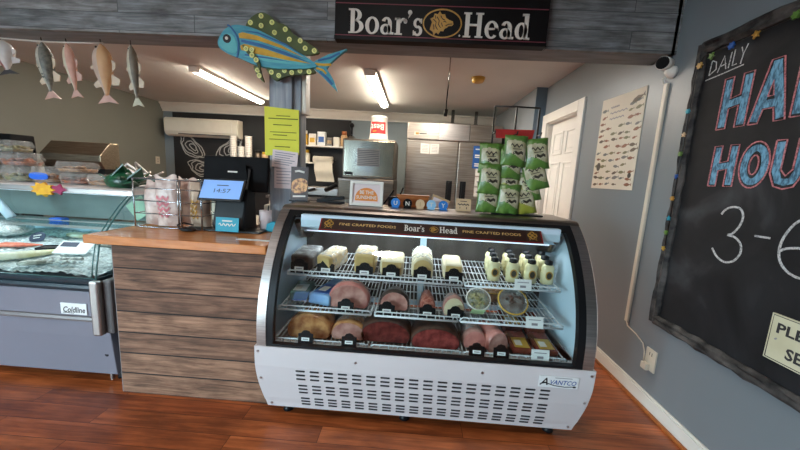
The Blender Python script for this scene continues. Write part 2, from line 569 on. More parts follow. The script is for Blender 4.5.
def struct(name, mb, bevel=0):
    o = mb.build(name, bevel=bevel)
    o['kind'] = 'structure'
    return o

def kids(o):
    return [c for c in COL.objects if c.parent == o]

def dup(root, loc, rz=None, label=None, rot=None):
    r = root.copy()
    COL.objects.link(r)
    r.location = loc
    if rz is not None:
        r.rotation_euler = (0, 0, rz)
    if rot is not None:
        r.rotation_euler = rot
    if label:
        r['label'] = label
    for ch in kids(root):
        c = ch.copy()
        COL.objects.link(c)
        c.parent = r
        for g in kids(ch):
            d = g.copy()
            COL.objects.link(d)
            d.parent = c
    return r

FAC = dict(u=(1, 0, 0), v=(0, 0, 1), n=(0, -1, 0))      # facing the customer
RW = dict(u=(0, -1, 0), v=(0, 0, 1), n=(-1, 0, 0))      # on the right wall, facing the room
ORD = ['first', 'second', 'third', 'fourth', 'fifth', 'sixth', 'seventh', 'eighth']
XR, XL, YB, YF, ZC, ZF = 1.47, -4.7, 5.95, -3.2, 2.4, 2.8

WIN = [(-4.5, -3.1, .08, 2.25), (-2.3, -1.55, 1.15, 2.1)]
LWIN = [(-3.1, -2.3, .08, 2.25), (-2.2, -1.4, .08, 2.25)]
# ------------------------------------------------------------------ the room
b = MB('floor'); b.box((XL - .1, YF - .1, -.06), (XR + .1, YB + .1, 0)); struct('floor', b)
b = MB('ceil'); b.box((XL - .1, 2.2, ZC), (XR + .1, YB + .1, ZC + .08)); struct('ceiling', b)
b = MB('ceil'); b.box((XL - .1, YF - .1, ZF), (XR + .1, 2.2, ZF + .08)); struct('ceiling_front', b)
# right wall with the door opening y 3.13..3.86
b = MB('wall_r')
b.box((XR, YF, 0), (XR + .1, 3.13, ZF)); b.box((XR, 3.13, 1.99), (XR + .1, 3.86, ZF)); b.box((XR, 3.86, 0), (XR + .1, 3.97, ZF))
struct('wall_right', b)
b = MB('wall_r'); b.box((1.345, 3.97, 0), (XR + .1, YB, ZC))
b.use('strip'); b.box((1.345, 3.965, 0), (XR - .001, 3.972, ZC)); struct('wall_return', b)
b = MB('wall_l'); b.box((XL - .1, 2.05, 0), (XL, YB, ZF))
b.use('wall_r'); ys = YF
for y0, y1, z0, z1 in LWIN:
    b.box((XL - .1, ys, 0), (XL, y0, ZF)); b.box((XL - .1, y0, 0), (XL, y1, z0)); b.box((XL - .1, y0, z1), (XL, y1, ZF)); ys = y1
b.box((XL - .1, ys, 0), (XL, 2.05, ZF)); struct('wall_left', b)
for i, (y0, y1, z0, z1) in enumerate(LWIN):
    f = MB('white')
    for a, c in (((y0, z0), (y0 + .07, z1)), ((y1 - .07, z0), (y1, z1)), ((y0, z0), (y1, z0 + .1)), ((y0, z1 - .07), (y1, z1))):
        f.box((XL - .09, a[0], a[1]), (XL - .02, c[0], c[1]))
    w = struct('window_%d' % (i + 3), f)
    g = MB('glass'); g.box((XL - .06, y0 + .05, z0 + .05), (XL - .055, y1 - .05, z1 - .05)); g.build('window_pane', w)
b = MB('wall_b'); b.box((XL - .1, YB, 0), (XR + .1, YB + .1, ZC))
b.use('wallslate'); b.box((-4.52, YB - .012, 0), (-1.2, YB + .01, 2.24))
# chalk drawings of oysters on the black wall (pattern of the wall itself)
b.use('chalklight'); b.frame((0, YB - .0125, 0), **FAC)
def oyster(cx, cz, r, rot):
    for k, s in enumerate((1, .82, .5, .28)):
        P = []
        for i in range(25):
            a = 2 * PI * i / 24
            rr = r * s * (1 + .12 * math.sin(3 * a + k) + .05 * math.sin(7 * a))
            x, y = rr * 1.6 * math.cos(a), rr * .85 * math.sin(a)
            P.append((cx + (x * math.cos(rot) - y * math.sin(rot)) + (.03 if s < .5 else 0), cz + x * math.sin(rot) + y * math.cos(rot)))
        b.line(P, .018)
oyster(-4.18, 1.63, .17, -.75); oyster(-3.45, 1.62, .17, .6); oyster(-4.0, 1.25, .16, -.2)
b.frame()
struct('wall_back', b)

# front wall behind the viewer with a shop window
b = MB('wall_r')
xs = XL - .1
for x0, x1, z0, z1 in WIN:
    b.box((xs, YF - .1, 0), (x0, YF, ZF)); b.box((x0, YF - .1, 0), (x1, YF, z0)); b.box((x0, YF - .1, z1), (x1, YF, ZF)); xs = x1
b.box((xs, YF - .1, 0), (XR + .1, YF, ZF)); struct('wall_front', b)
for i, (x0, x1, z0, z1) in enumerate(WIN):
    f = MB('white')
    for a, c in (((x0, z0), (x0 + .06, z1)), ((x1 - .06, z0), (x1, z1)), ((x0, z0), (x1, z0 + .06)), ((x0, z1 - .06), (x1, z1)), (((x0 + x1) / 2 - .02, z0), ((x0 + x1) / 2 + .02, z1))):
        f.box((a[0], YF - .09, a[1]), (c[0], YF - .02, c[1]))
    w = struct('window_%d' % (i + 1), f)
    g = MB('tinted' if i else 'glass'); g.box((x0 + .05, YF - .06, z0 + .05), (x1 - .05, YF - .055, z1 - .05))
    g.build('window_pane', w)
b = MB('ground'); b.box((-30, -40, -.2), (30, YF - .15, -.1)); b.box((-40, YF - .15, -.2), (XL - .15, 14, -.1)); struct('ground', b)

# header beam with boards, soffit
b = MB('beam'); b.box((XL, 2.06, 2.085), (XR - .012, 2.09, ZF)); b.box((XR - .03, 2.06, 2.085), (XR - .001, 2.25, ZF))
b.use('beamu'); b.box((XL, 2.085, 2.085), (XR - .012, 2.255, 2.10)); b.box((XL, 2.235, 2.10), (XR - .012, 2.255, ZC))
struct('trim_1', b)
# post: rear stud and board facing
b = MB('post'); b.box((-.945, 2.075, 0), (-.80, 2.25, 2.085)); b.box((-.80, 2.10, 0), (-.75, 2.2, 2.085))
b.use('cream'); b.box((-.752, 2.11, 1.66), (-.722, 2.19, 2.085))
struct('trim_2', b, bevel=.004)
# crown moulding along the back and baseboard on the right
def crown(p0, p1, out):
    b = MB('white')
    prof = [(0, 0), (.10, 0), (.10, -.02), (.075, -.035), (.05, -.09), (.02, -.125), (.02, -.15), (0, -.15)]
    d = V(p1) - V(p0)
    rs = [[tuple(V(p) + V(out) * q[0] + V((0, 0, q[1]))) for q in prof] for p in (p0, p1)]
    b.rings(rs, True, True, False)
    return b
struct('trim_3', crown((XL, YB, ZC), (1.35, YB, ZC), (0, -1, 0)))
b = MB('white'); b.box((XR - .016, YF, .0), (XR, 3.03, .085)); b.box((XR - .011, YF, .085), (XR, 3.03, .1))
b.use('wood_l'); b.box((XR - .032, YF, 0), (XR - .016, 3.03, .018)); struct('baseboard_right', b, bevel=.003)
# door in the right wall: casing, jamb, six panel leaf
b = MB('white')
for y0, y1, z0, z1 in ((3.03, 3.14, 0, 2.08), (3.85, 3.96, 0, 2.08), (3.14, 3.85, 1.98, 2.08)):
    b.box((XR - .022, y0, z0), (XR + .02, y1, z1))
b.box((XR, 3.13, 0), (XR + .1, 3.15, 1.99)); b.box((XR, 3.84, 0), (XR + .1, 3.86, 1.99)); b.box((XR, 3.13, 1.97), (XR + .1, 3.86, 1.99))
dr = struct('door_1', b, bevel=.004)
b = MB('white'); b.box((XR + .055, 3.15, .01), (XR + .09, 3.84, 1.97))
for y0, y1 in ((3.22, 3.46), (3.53, 3.77)):
    for z0, z1 in ((1.62, 1.86), (.95, 1.54), (.2, .8)):
        for a, c in (((y0, z0), (y0 + .02, z1)), ((y1 - .02, z0), (y1, z1)), ((y0, z0), (y1, z0 + .02)), ((y0, z1 - .02), (y1, z1))):
            b.box((XR + .047, a[0], a[1]), (XR + .056, c[0], c[1]))
        b.box((XR + .05, y0 + .05, z0 + .05), (XR + .056, y1 - .05, z1 - .05))
b.build('door_leaf', dr, bevel=.003)

# ------------------------------------------------------------------ ceiling and wall fittings in the kitchen
def tube_light(x, y0, y1, label):
    t = thing('ceiling_light', label, 'light', (x, (y0 + y1) / 2, ZC), world=True, group='fluorescent ceiling lights')
    b = MB('white'); b.box((x - .065, y0 - .02, ZC - .03), (x + .065, y1 + .02, ZC)); b.box((x - .06, y0 - .03, ZC - .065), (x + .06, y0, ZC)); b.box((x - .06, y1, ZC - .065), (x + .06, y1 + .03, ZC))
    b.build('housing', t, bevel=.004)
    b = MB('tube')
    rs = []
    for y in (y0, y1):
        rs.append([(x + .055 * math.cos(PI + PI * k / 8), y, ZC - .03 + .04 * math.sin(PI + PI * k / 8)) for k in range(9)])
    b.rings(rs); b.build('diffuser', t)
tube_light(-2.56, 3.75, 5.3, 'long fluorescent ceiling light near the grey left wall')
tube_light(-.54, 3.6, 5.15, 'fluorescent ceiling light hanging straight below the black shop sign')

t = thing('smoke_detector', 'yellowed round smoke detector on the kitchen ceiling', 'smoke detector', (.62, 3.72, ZC))
b = MB('brass'); b.smooth = True; b.lathe([(.075, -.012), (.075, 0)], 24); b.lathe([(.03, -.05), (.055, -.047), (.066, -.03), (.066, -.012)], 24); b.build('body', t)

t = thing('air_conditioner', 'cream wall mounted air conditioner high on the back wall', 'air conditioner', (-3.87, YB, 1.8), world=True)
b = MB('cream')
prof = [(YB - .003, 1.81), (YB - .11, 1.80), (YB - .17, 1.83), (YB - .2, 1.89), (YB - .2, 2.09), (YB - .17, 2.125), (YB - .003, 2.13)]
b.rings([[(x, y, z) for y, z in prof] for x in (-4.55, -3.2)], True, True, False); b.build('body', t, bevel=.012)
b = MB('white'); b.box((-4.5, YB - .205, 1.90), (-3.3, YB - .198, 1.905)); b.use('ink'); b.box((-4.3, YB - .185, 1.835), (-3.3, YB - .178, 1.85)); b.build('louver', t)
b = MB('white'); b.box((-3.31, YB - .206, 1.9), (-3.305, YB - .198, 2.08)); b.build('side_seam', t)

t = thing('wall_outlet', 'small ivory outlet plate on the grey left wall', 'outlet', (XL, 5.75, 1.35))
b = MB('plug'); b.box((0, -.045, -.065), (.008, .045, .065))
b.use('ink'); b.box((.008, -.012, .012), (.009, -.006, .03)); b.box((.008, .006, .012), (.009, .012, .03)); b.box((.008, -.012, -.03), (.009, -.006, -.012)); b.box((.008, .006, -.03), (.009, .012, -.012)); b.build('plate', t)

# wall shelf with boxes, spice jars and the paper roll
t = thing('wall_shelf', 'pale narrow shelf of boxes on the black back wall', 'shelf', (-1.62, YB - .012, 1.72), world=True)
b = MB('white'); b.box((-2.08, 5.72, 1.735), (-1.19, YB - .013, 1.76)); b.build('board', t, bevel=.002)
for x in (-2.0, -1.3):
    b = MB('blackwire'); b.box((x - .01, 5.76, 1.725), (x + .01, YB - .013, 1.735)); b.box((x - .01, YB - .025, 1.6), (x + .01, YB - .013, 1.735)); b.build('bracket', t)
t = thing('wall_shelf', 'short lower shelf holding one jar beside the grey post', 'shelf', (-1.98, YB - .012, 1.44), world=True)
b = MB('white'); b.box((-2.12, 5.76, 1.44), (-1.84, YB - .013, 1.46)); b.build('board', t, bevel=.002)
b = MB('blackwire'); b.box((-1.98, 5.8, 1.425), (-1.96, YB - .013, 1.44)); b.build('bracket', t)
def jar(x, y, z, r, h, body, lid, label, group='jars and packets on the wall shelf'):
    t = thing('spice_jar', label, 'jar', (x, y, z), group=group)
    b = MB(body); b.lathe([(r * .95, 0), (r, .01), (r, h * .68), (r * .7, h * .76)], 14); b.build('body', t)
    b = MB(lid); b.lathe([(r * .75, h * .76), (r * .75, h)], 14); b.build('lid', t)
def carton(x, y, z, w, d, h, m, m2, label, group='jars and packets on the wall shelf', rz=0):
    t = thing('carton', label, 'box', (x, y, z), rz, group=group)
    b = MB(m); b.cbox((0, 0, h / 2), (w, d, h)); b.build('box', t, bevel=.004)
    b = MB(m2); b.cbox((0, -d / 2, h * .45), (w * .7, .003, h * .4)); b.build('printed_label', t)
jar(-2.0, 5.82, 1.76, .055, .25, 'yellow', 'white', 'yellow jar with white lid, leftmost on the wall shelf')
carton(-1.86, 5.83, 1.76, .13, .1, .2, 'paper', 'yellow', 'white and yellow carton beside the yellow jar on the shelf')
carton(-1.70, 5.83, 1.76, .14, .1, .24, 'tagwhite', 'logoblue', 'white carton with blue label in the middle of the wall shelf')
carton(-1.55, 5.83, 1.76, .10, .1, .15, 'darksteel', 'kraft', 'squat brown grey box right of the blue label carton')
carton(-1.43, 5.83, 1.76, .10, .1, .16, 'paper', 'cream', 'small white box second from the right end of the shelf')
jar(-1.30, 5.83, 1.76, .06, .27, 'kraft', 'wood_l', 'brown jar with orange lid at the right end of the shelf')
jar(-1.98, 5.85, 1.46, .06, .22, 'cream', 'yellow', 'cream jar with yellow lid alone on the lower shelf')

t = thing('hanging_paper_roll', 'roll of cream wrapping paper hanging on the black wall', 'paper roll', (-1.68, YB - .012, 1.52), world=True)
b = MB('tp'); b.smooth = True
b.rings([[(x, 5.84 + .06 * math.cos(2 * PI * k / 18), 1.52 + .06 * math.sin(2 * PI * k / 18)) for k in range(18)] for x in (-1.85, -1.5)]); b.build('roll', t)
b = MB('tp')
b.grid(lambda u, v: (-1.84 + .33 * u + .06 * v, 5.78 + .02 * math.sin(v * 9), 1.52 - .39 * v), 4, 14); b.build('loose_sheet', t)
b = MB('blackwire'); b.tube([(-1.88, YB - .013, 1.52), (-1.88, 5.84, 1.52), (-1.47, 5.84, 1.52), (-1.47, YB - .013, 1.52)], .008); b.build('holder', t)

t = thing('clip_lamp', 'black clip lamp fixed on the back wall above the ice machine', 'lamp', (-1.17, YB, 1.95), world=True)
b = MB('black'); b.tube([(-1.17, YB - .01, 2.16), (-1.17, 5.84, 2.13), (-1.17, 5.83, 1.98)], .02, 8); b.ball((-1.17, 5.83, 2.14), .045); b.build('arm', t)
b = MB('chrome'); b.smooth = True; b.lathe([(.09, 1.84), (.085, 1.9), (.05, 1.95), (.02, 1.97)], 16, (-1.17, 5.83, 0)); b.build('shade', t)

# ice machine on its bin, with bucket
t = thing('ice_machine', 'boxy ice machine with polished metal front below the white bucket', 'ice machine', (-.655, 4.8, 0), world=True)
b = MB('darksteel'); b.box((-1.02, 4.5, 1.24), (-.29, 5.2, 1.775)); b.build('cabinet', t, bevel=.01)
b = MB('iceglass'); b.box((-1.0, 4.485, 1.27), (-.31, 4.5, 1.755)); b.build('front_panel', t, bevel=.006)
b = MB('steelx')
b.box((-.81, 4.478, 1.41), (-.50, 4.486, 1.65))
b.use('ink')
for k in range(9):
    b.box((-.80, 4.474, 1.425 + k * .024), (-.51, 4.479, 1.432 + k * .024))
b.build('air_filter', t)
b = MB('signblack'); b.box((-.985, 4.478, 1.285), (-.87, 4.486, 1.325)); b.build('badge', t)
b = MB('steelx'); b.box((-1.06, 4.42, 0.06), (-.28, 5.2, 1.235)); b.build('bin', t, bevel=.01)
b = MB('darksteel'); b.box((-1.05, 4.40, .95), (-.29, 4.425, 1.2)); b.build('bin_door', t, bevel=.008)
for x in (-1.0, -.34):
    for y in (4.5, 5.1):
        b = MB('steel'); b.tube([(x, y, 0), (x, y, .07)], .02, 8); b.build('foot', t)
t = thing('bucket', 'white bucket with red print upside down on the ice machine', 'bucket', (-.55, 4.68, 1.777))
b = MB('white'); b.smooth = True; b.lathe([(.135, 0), (.14, .03), (.13, .035), (.115, .30), (.12, .305), (.12, .325), (.105, .33)], 28); b.build('pail', t)
b = MB('bucketred')
def wrapped(mb, a0, a1, z0, z1, r0, r1, n=10):
    rs = [[((r0 + (r1 - r0) * (z - z0) / (z1 - z0)) * math.sin(a0 + (a1 - a0) * i / n), -(r0 + (r1 - r0) * (z - z0) / (z1 - z0)) * math.cos(a0 + (a1 - a0) * i / n), z) for i in range(n + 1)] for z in (z0, z1)]
    mb.rings(rs, False, False, True)
wrapped(b, -.95, .95, .09, .25, .1285, .119)
b.frame((0, -.1275, .17), (1, 0, 0), (0, -.05, 1)); b.use('letter'); b.text('Best', .105, .088, .04, .002, rot=PI, align='LEFT', bold=.02)
b.use('yellow'); b.line([(-.07, -.055), (-.02, -.045)], .012, 0, .002)
b.build('printed_band', t)

# two door fridge
t = thing('refrigerator', 'tall two door stainless refrigerator against the back of the kitchen', 'refrigerator', (.55, 5.5, 0), world=True)
b = MB('fridgesteel'); b.box((-.16, 5.14, .12), (1.3, 5.9, 2.14)); b.build('body', t, bevel=.006)
b = MB('fridgesteel'); b.box((-.15, 5.10, 1.885), (1.29, 5.14, 2.13)); b.build('top_panel', t, bevel=.004)
b = MB('steel'); b.box((.33, 5.08, 1.87), (.8, 5.11, 2.14)); b.build('compressor_cover', t, bevel=.02)
for k, (x0, x1) in enumerate(((-.15, .635), (.65, 1.29))):
    b = MB('fridgesteel')
    b.box((x0, 5.09, .15), (x1, 5.14, 1.87))
    d = b.build('door', t, bevel=.01)
    hx = x1 - .1 if k == 0 else x0 + .1
    b = MB('black'); b.box((hx - .045, 5.075, .95), (hx + .045, 5.09, 1.27)); b.box((hx - .02, 5.05, .97), (hx + .02, 5.08, 1.25)); b.build('handle', d, origin=tuple(t.location), bevel=.005)
b = MB('letter'); b.box((-.05, 5.094, 1.94), (.16, 5.1, 1.99)); b.use('gold'); b.box((-.03, 5.092, 1.95), (.02, 5.095, 1.98)); b.use('ink'); b.box((.03, 5.092, 1.957), (.14, 5.095, 1.972)); b.build('badge', t)
for x in (-.08, 1.22):
    b = MB('black'); b.tube([(x, 5.2, 0), (x, 5.2, .12)], .03, 8); b.build('foot', t)
for x, y, lab in ((.55, 5.4, 'left silver pipe rising from the top of the refrigerator'), (.93, 5.45, 'right silver pipe rising from the top of the refrigerator')):
    t = thing('vent_pipe', lab, 'pipe', (x, y, 2.142), group='pipes above the refrigerator')
    b = MB('chrome'); b.smooth = True; b.lathe([(.035, 0), (.035, .05), (.025, .06), (.025, .25)], 12); b.build('pipe', t)
t = thing('paper_notice', 'white two page notice taped on the left refrigerator door', 'paper', (.2, 5.088, 1.74))
b = MB('paper'); b.frame((0, 0, 0), **FAC); b.prism([(-.14, -.07), (-.005, -.075), (-.005, .075), (-.14, .08)], 0, .003); b.prism([(.005, -.075), (.14, -.065), (.14, .08), (.005, .075)], 0, .003)
b.use('greyink')
for k in range(5):
    b.line([(-.12, .05 - k * .022), (-.03, .05 - k * .022)], .005, .003, .004); b.line([(.03, .05 - k * .022), (.12, .05 - k * .022)], .005, .003, .004)
b.build('sheet', t)
t = thing('blue_notice', 'blue notice with white print on the right refrigerator door', 'sign', (1.0, 5.088, 1.65))
b = MB('bluesign'); b.frame((0, 0, 0), **FAC); b.prism([(-.13, -.17), (.17, -.17), (.17, .17), (-.13, .17)], 0, .004)
b.use('paper')
for k, (y, w) in enumerate(((.12, .2), (.03, .12), (-.0, .2), (-.1, .14), (-.13, .2))):
    b.line([(-.1, y), (-.1 + w, y)], .018, .004, .006)
b.build('sheet', t)
t = thing('white_notice', 'pale notice sheets below the blue notice on the refrigerator', 'paper', (1.03, 5.088, 1.25))
b = MB('paper'); b.frame((0, 0, 0), **FAC)
for k in range(3):
    b.prism([(-.1, -.2 + k * .16), (.14, -.2 + k * .16), (.14, -.06 + k * .16), (-.1, -.06 + k * .16)], 0, .003)
b.use('greyink')
for k in range(3):
    b.line([(-.07, -.13 + k * .16), (.1, -.13 + k * .16)], .02, .003, .004)
b.build('sheet', t)

t = thing('drop_cord', 'black drop cord with plug hanging from the kitchen ceiling', 'cord', (.255, 3.1, ZC), world=True)
b = MB('chrome'); b.tube([(.255, 3.1, ZC), (.255, 3.1, 2.15)], .006, 6); b.build('chain', t)
b = MB('black'); b.tube([(.255, 3.1, 2.15), (.25, 3.1, 2.08), (.247, 3.1, 1.98), (.25, 3.1, 1.93)], .006, 6); b.build('cord', t)
b = MB('black'); b.tube([(.25, 3.1, 1.93), (.245, 3.1, 1.87)], .016, 8); b.build('socket', t)

# prep table against the back with stainless things, seen between post and ice machine
t = thing('prep_table', 'stainless prep table under the paper roll', 'table', (-1.5, 5.3, 0), world=True)
b = MB('steelx'); b.box((-2.3, 4.9, .86), (-1.15, 5.7, .9)); b.box((-2.3, 5.66, .9), (-1.15, 5.7, 1.0)); b.build('tabletop', t, bevel=.004)
for x in (-2.25, -1.2):
    for y in (4.95, 5.62):
        b = MB('steel'); b.tube([(x, y, 0), (x, y, .86)], .02, 8); b.build('leg', t)
t = thing('slicer', 'boxy steel slicer standing on the prep table', 'slicer', (-1.45, 5.25, .9), world=True)
b = MB('steel'); b.box((-1.72, 5.05, .93), (-1.2, 5.4, 1.06)); b.build('body', t, bevel=.01)
b = MB('black'); b.box((-1.72, 5.04, .9), (-1.2, 5.38, .935)); b.tube([(-1.75, 5.0, .98), (-1.55, 4.98, 1.03)], .018, 8); b.tube([(-1.4, 5.02, 1.02), (-1.2, 4.98, 1.12)], .03, 8); b.build('handle', t)

# stainless hood shaped cabinet and black shelf at far left behind the fish case
t = thing('steel_hood', 'brown reflecting stainless cabinet behind the fish case', 'cabinet', (-3.5, 3.5, 0), world=True)
b = MB('darksteel'); b.box((-3.85, 3.26, 0), (-3.24, 3.42, 1.14)); b.build('base', t, bevel=.006)
b = MB('hoodsteel')
b.rings([[(x, 3.25, 1.2), (x, 3.2, 1.28), (x, 3.2, 1.34), (x, 3.32, 1.475), (x, 3.42, 1.475), (x, 3.42, 1.2)] for x in (-3.87, -3.22)], True, True, False); b.build('lid', t, bevel=.004)
b = MB('blackmat'); b.box((-3.88, 3.24, 1.14), (-3.22, 3.42, 1.205)); b.build('gasket', t)
t = thing('black_rack', 'black shelf unit at the far left behind the food tubs', 'shelf unit', (-4.3, 3.2, 0), world=True)
b = MB('blackmat'); b.box((-4.69, 3.0, 1.42), (-3.9, 3.2, 1.5)); b.box((-3.93, 3.0, 1.3), (-3.9, 3.2, 1.45)); b.build('top_board', t, bevel=.01)
b = MB('black'); b.box((-4.69, 3.17, .3), (-3.9, 3.2, 1.45)); b.build('back_panel', t)
for x in (-4.66, -3.92):
    b = MB('blackwire'); b.tube([(x, 3.03, 0), (x, 3.03, 1.42)], .018, 8); b.build('leg', t)
# ------------------------------------------------------------------ serif lettering (for the two shop signs)
def rect(x0, y0, x1, y1): return [(x0, y0), (x1, y0), (x1, y1), (x0, y1)]
def serif(mb, word, x, y, cap, xs, h0, h1):
    """draws a word in heavy serif letters; cap = capital height, xs = width of one unit"""
    def P(q): mb.prism([(x + a * xs, y + c * cap) for a, c in q], h0, h1)
    def R(cx, cy, o, i, a0=0, a1=360): mb.ring2((x + cx * xs, y + cy * cap), (o[0] * xs, o[1] * cap), (i[0] * xs, i[1] * cap), a0, a1, h0, h1, 18)
    for ch in word:
        if ch == 'B':
            P(rect(.1, .05, .29, .95)); P(rect(0, 0, .34, .06)); P(rect(0, .94, .34, 1))
            R(.3, .75, (.32, .25), (.13, .19), -90, 90); R(.32, .28, (.4, .28), (.2, .22), -90, 90); w = .8
        elif ch == 'o':
            R(.33, .34, (.33, .36), (.15, .29)); w = .72
        elif ch == 'a':
            R(.25, .2, (.25, .22), (.1, .15)); P(rect(.36, .05, .54, .46)); R(.29, .44, (.25, .26), (.07, .19), 0, 155); P(rect(.4, 0, .64, .08)); w = .68
        elif ch == 'r':
            P(rect(.08, .05, .26, .68)); P(rect(0, 0, .36, .06)); P(rect(0, .61, .2, .68)); R(.4, .46, (.18, .22), (.1, .13), 20, 170)
            mb.disc((x + .5 * xs, y + .56 * cap), .09 * xs, h0, h1, 12, .09 * cap); w = .6
        elif ch == "'":
            mb.disc((x + .1 * xs, y + .92 * cap), .1 * xs, h0, h1, 12, .09 * cap); P([(.02, .68), (.2, .9), (.1, .9)]); w = .26
        elif ch == 's':
            R(.23, .5, (.21, .2), (.08, .13), 20, 270); R(.22, .19, (.23, .21), (.09, .13), -165, 90); P(rect(.36, .5, .42, .68)); P(rect(.01, 0, .06, .2)); w = .52
        elif ch == 'H':
            for a in (.09, .63):
                P(rect(a, .05, a + .19, .95)); P(rect(a - .08, 0, a + .27, .06)); P(rect(a - .08, .94, a + .27, 1))
            P(rect(.28, .47, .63, .55)); w = .98
        elif ch == 'e':
            R(.31, .34, (.31, .36), (.14, .29), 0, 318); P(rect(.13, .34, .6, .41)); w = .67
        elif ch == 'd':
            R(.28, .33, (.28, .34), (.11, .27)); P(rect(.4, .05, .58, .98)); P(rect(.3, .94, .58, 1.02)); P(rect(.42, 0, .68, .07)); w = .72
        x += w * xs
    return x

def boar(mb, cx, cy, s, h0, h1, gold, dark):
    """engraved boar head in profile, snout to the right"""
    mb.use(gold)
    P = [(-.95, -.5), (-.8, .1), (-.95, .35), (-.7, .45), (-.62, .75), (-.35, .7), (-.2, .95), (0, .7), (.25, .72), (.35, .45), (.6, .3), (.95, .18), (1.0, -.02), (.9, -.15), (.6, -.18), (.5, -.3), (.3, -.38), (.2, -.6), (-.05, -.58), (-.2, -.85), (-.4, -.7), (-.6, -.95), (-.7, -.65)]
    mb.prism([(cx + a * s, cy + c * s) for a, c in P], h0, h1)
    mb.use(dark)
    for q in ([(-.7, .3), (-.45, .1), (-.5, -.2), (-.3, -.5)], [(-.4, .5), (-.2, .2), (-.25, -.1), (-.05, -.35)], [(-.1, .6), (.05, .35), (.3, .25)], [(.15, .12), (.3, .16), (.4, .08)], [(.35, -.18), (.6, -.05), (.9, -.02)], [(-.65, -.1), (-.6, -.5)], [(.0, .05), (.1, -.25)], [(-.55, .6), (-.5, .35)]):
        mb.line([(cx + a * s, cy + c * s) for a, c in q], .07 * s, h1, h1 + .0008)

t = thing('shop_sign', 'long black shop sign with white lettering and a gold boar head oval', 'sign', (.09, 2.055, 2.07), world=True)
b = MB('signblack'); b.box((-.52, 2.0, 2.072), (.7, 2.058, 2.44)); b.build('board', t, bevel=.003)
b = MB('signblack'); b.box((-.52, 1.994, 2.072), (.7, 2.001, 2.092)); b.build('bottom_rail', t)
b = MB('pinkline'); b.frame((0, 2.0, 0), **FAC)
b.prism(rect(-.515, 2.095, .695, 2.099), 0, .002); b.prism(rect(-.515, 2.266, .695, 2.270), 0, .002)
b.use('letter')
serif(b, "Boar's", -.438, 2.107, .131, .122, 0, .006)
serif(b, 'Head', .222, 2.107, .131, .126, 0, .006)
b.use('gold'); b.ring2((.103, 2.176), (.112, .078), (.105, .071), 0, 360, 0, .004, 36)
boar(b, .098, 2.176, .068, .0, .004, 'gold', 'ink')
b.use('letter'); b.disc((.205, 2.115), .005, 0, .004, 10)
b.build('lettering', t)

# ------------------------------------------------------------------ painted fish plaque
t = thing('fish_wall_art', 'big turquoise wooden fish with yellow stripes and polka dot fins on the beam', 'wall art', (-.85, 2.055, 1.83), world=True)
FT = t
Yp = 1.995
def spline(pts, n=6):
    out = []
    N = len(pts)
    for i in range(N):
        p0, p1, p2, p3 = (V(pts[(i + k - 1) % N]) for k in range(4))
        for j in range(n):
            u = j / n
            q = .5 * ((2 * p1) + (p2 - p0) * u + (2 * p0 - 5 * p1 + 4 * p2 - p3) * u * u + (3 * p1 - p0 - 3 * p2 + p3) * u ** 3)
            out.append((q.x, q.y))
    return out
bodyP = spline([(-1.215, 2.02), (-1.19, 2.075), (-1.15, 2.11), (-1.09, 2.125), (-.98, 2.105), (-.85, 2.05), (-.72, 1.985), (-.62, 1.925), (-.635, 1.905), (-.72, 1.895), (-.85, 1.89), (-.98, 1.905), (-1.08, 1.94), (-1.18, 1.975)], 5)
b = MB('bluebody'); b.frame((0, 2.035, 0), **FAC); b.prism(bodyP, 0, .035)
b.use('tealpale'); b.prism(spline([(-1.205, 2.015), (-1.18, 2.06), (-1.13, 2.07), (-1.1, 2.03), (-1.1, 1.97), (-1.16, 1.975)], 5), .035, .038)
b.use('deepblue'); b.line(spline([(-1.15, 2.115), (-1.1, 2.07), (-1.085, 2.01), (-1.105, 1.945)], 6)[:18], .009, .035, .0395)
b.use('tealpale'); b.prism([(-1.06, 1.95), (-.9, 1.925), (-.7, 1.915), (-.66, 1.92), (-.8, 1.945), (-1.0, 1.97)], .035, .037)
b.use('deepblue')
b.prism([(-1.07, 2.045), (-.95, 2.025), (-.8, 1.985), (-.655, 1.93), (-.8, 1.968), (-.95, 2.008), (-1.07, 2.03)], .035, .037)
b.prism([(-1.05, 1.965), (-.9, 1.95), (-.75, 1.928), (-.9, 1.942), (-1.05, 1.955)], .035, .0375)
b.prism([(-1.08, 2.095), (-.97, 2.08), (-.8, 2.02), (-.68, 1.96), (-.8, 2.03), (-.97, 2.09)], .035, .0365)
b.use('yellow')
b.prism([(-1.085, 2.075), (-1.06, 2.084), (-.97, 2.068), (-.83, 2.022), (-.69, 1.958), (-.83, 2.005), (-.97, 2.042), (-1.08, 2.052)], .035, .039)
b.prism([(-1.075, 2.01), (-1.05, 2.02), (-.93, 1.998), (-.8, 1.963), (-.65, 1.925), (-.8, 1.94), (-.95, 1.965), (-1.07, 1.985)], .035, .039)
b.use('gold'); b.line([(-1.03, 1.975), (-.9, 1.957), (-.78, 1.94)], .003, .035, .0385)
b.build('body', t, bevel=.003)
b = MB('ink'); b.frame((0, 2.0, 0), **FAC); b.disc((-1.155, 2.045), .024, 0, .006, 20); b.use('letter'); b.disc((-1.155, 2.046), .009, .006, .009, 14); b.build('eye', t)
dots = []
def fin(name, poly, dl, h=.02, y=2.035):
    b = MB('olive'); b.frame((0, y, 0), **FAC); b.prism(spline(poly, 3), 0, h)
    for (x, z) in dl:
        b.use('dot'); b.disc((x, z), .0145, h, h + .004, 14); b.use('olive'); b.ring2((x, z), (.006, .006), (.004, .004), 0, 360, h + .004, h + .005, 10)
    b.build(name, t)
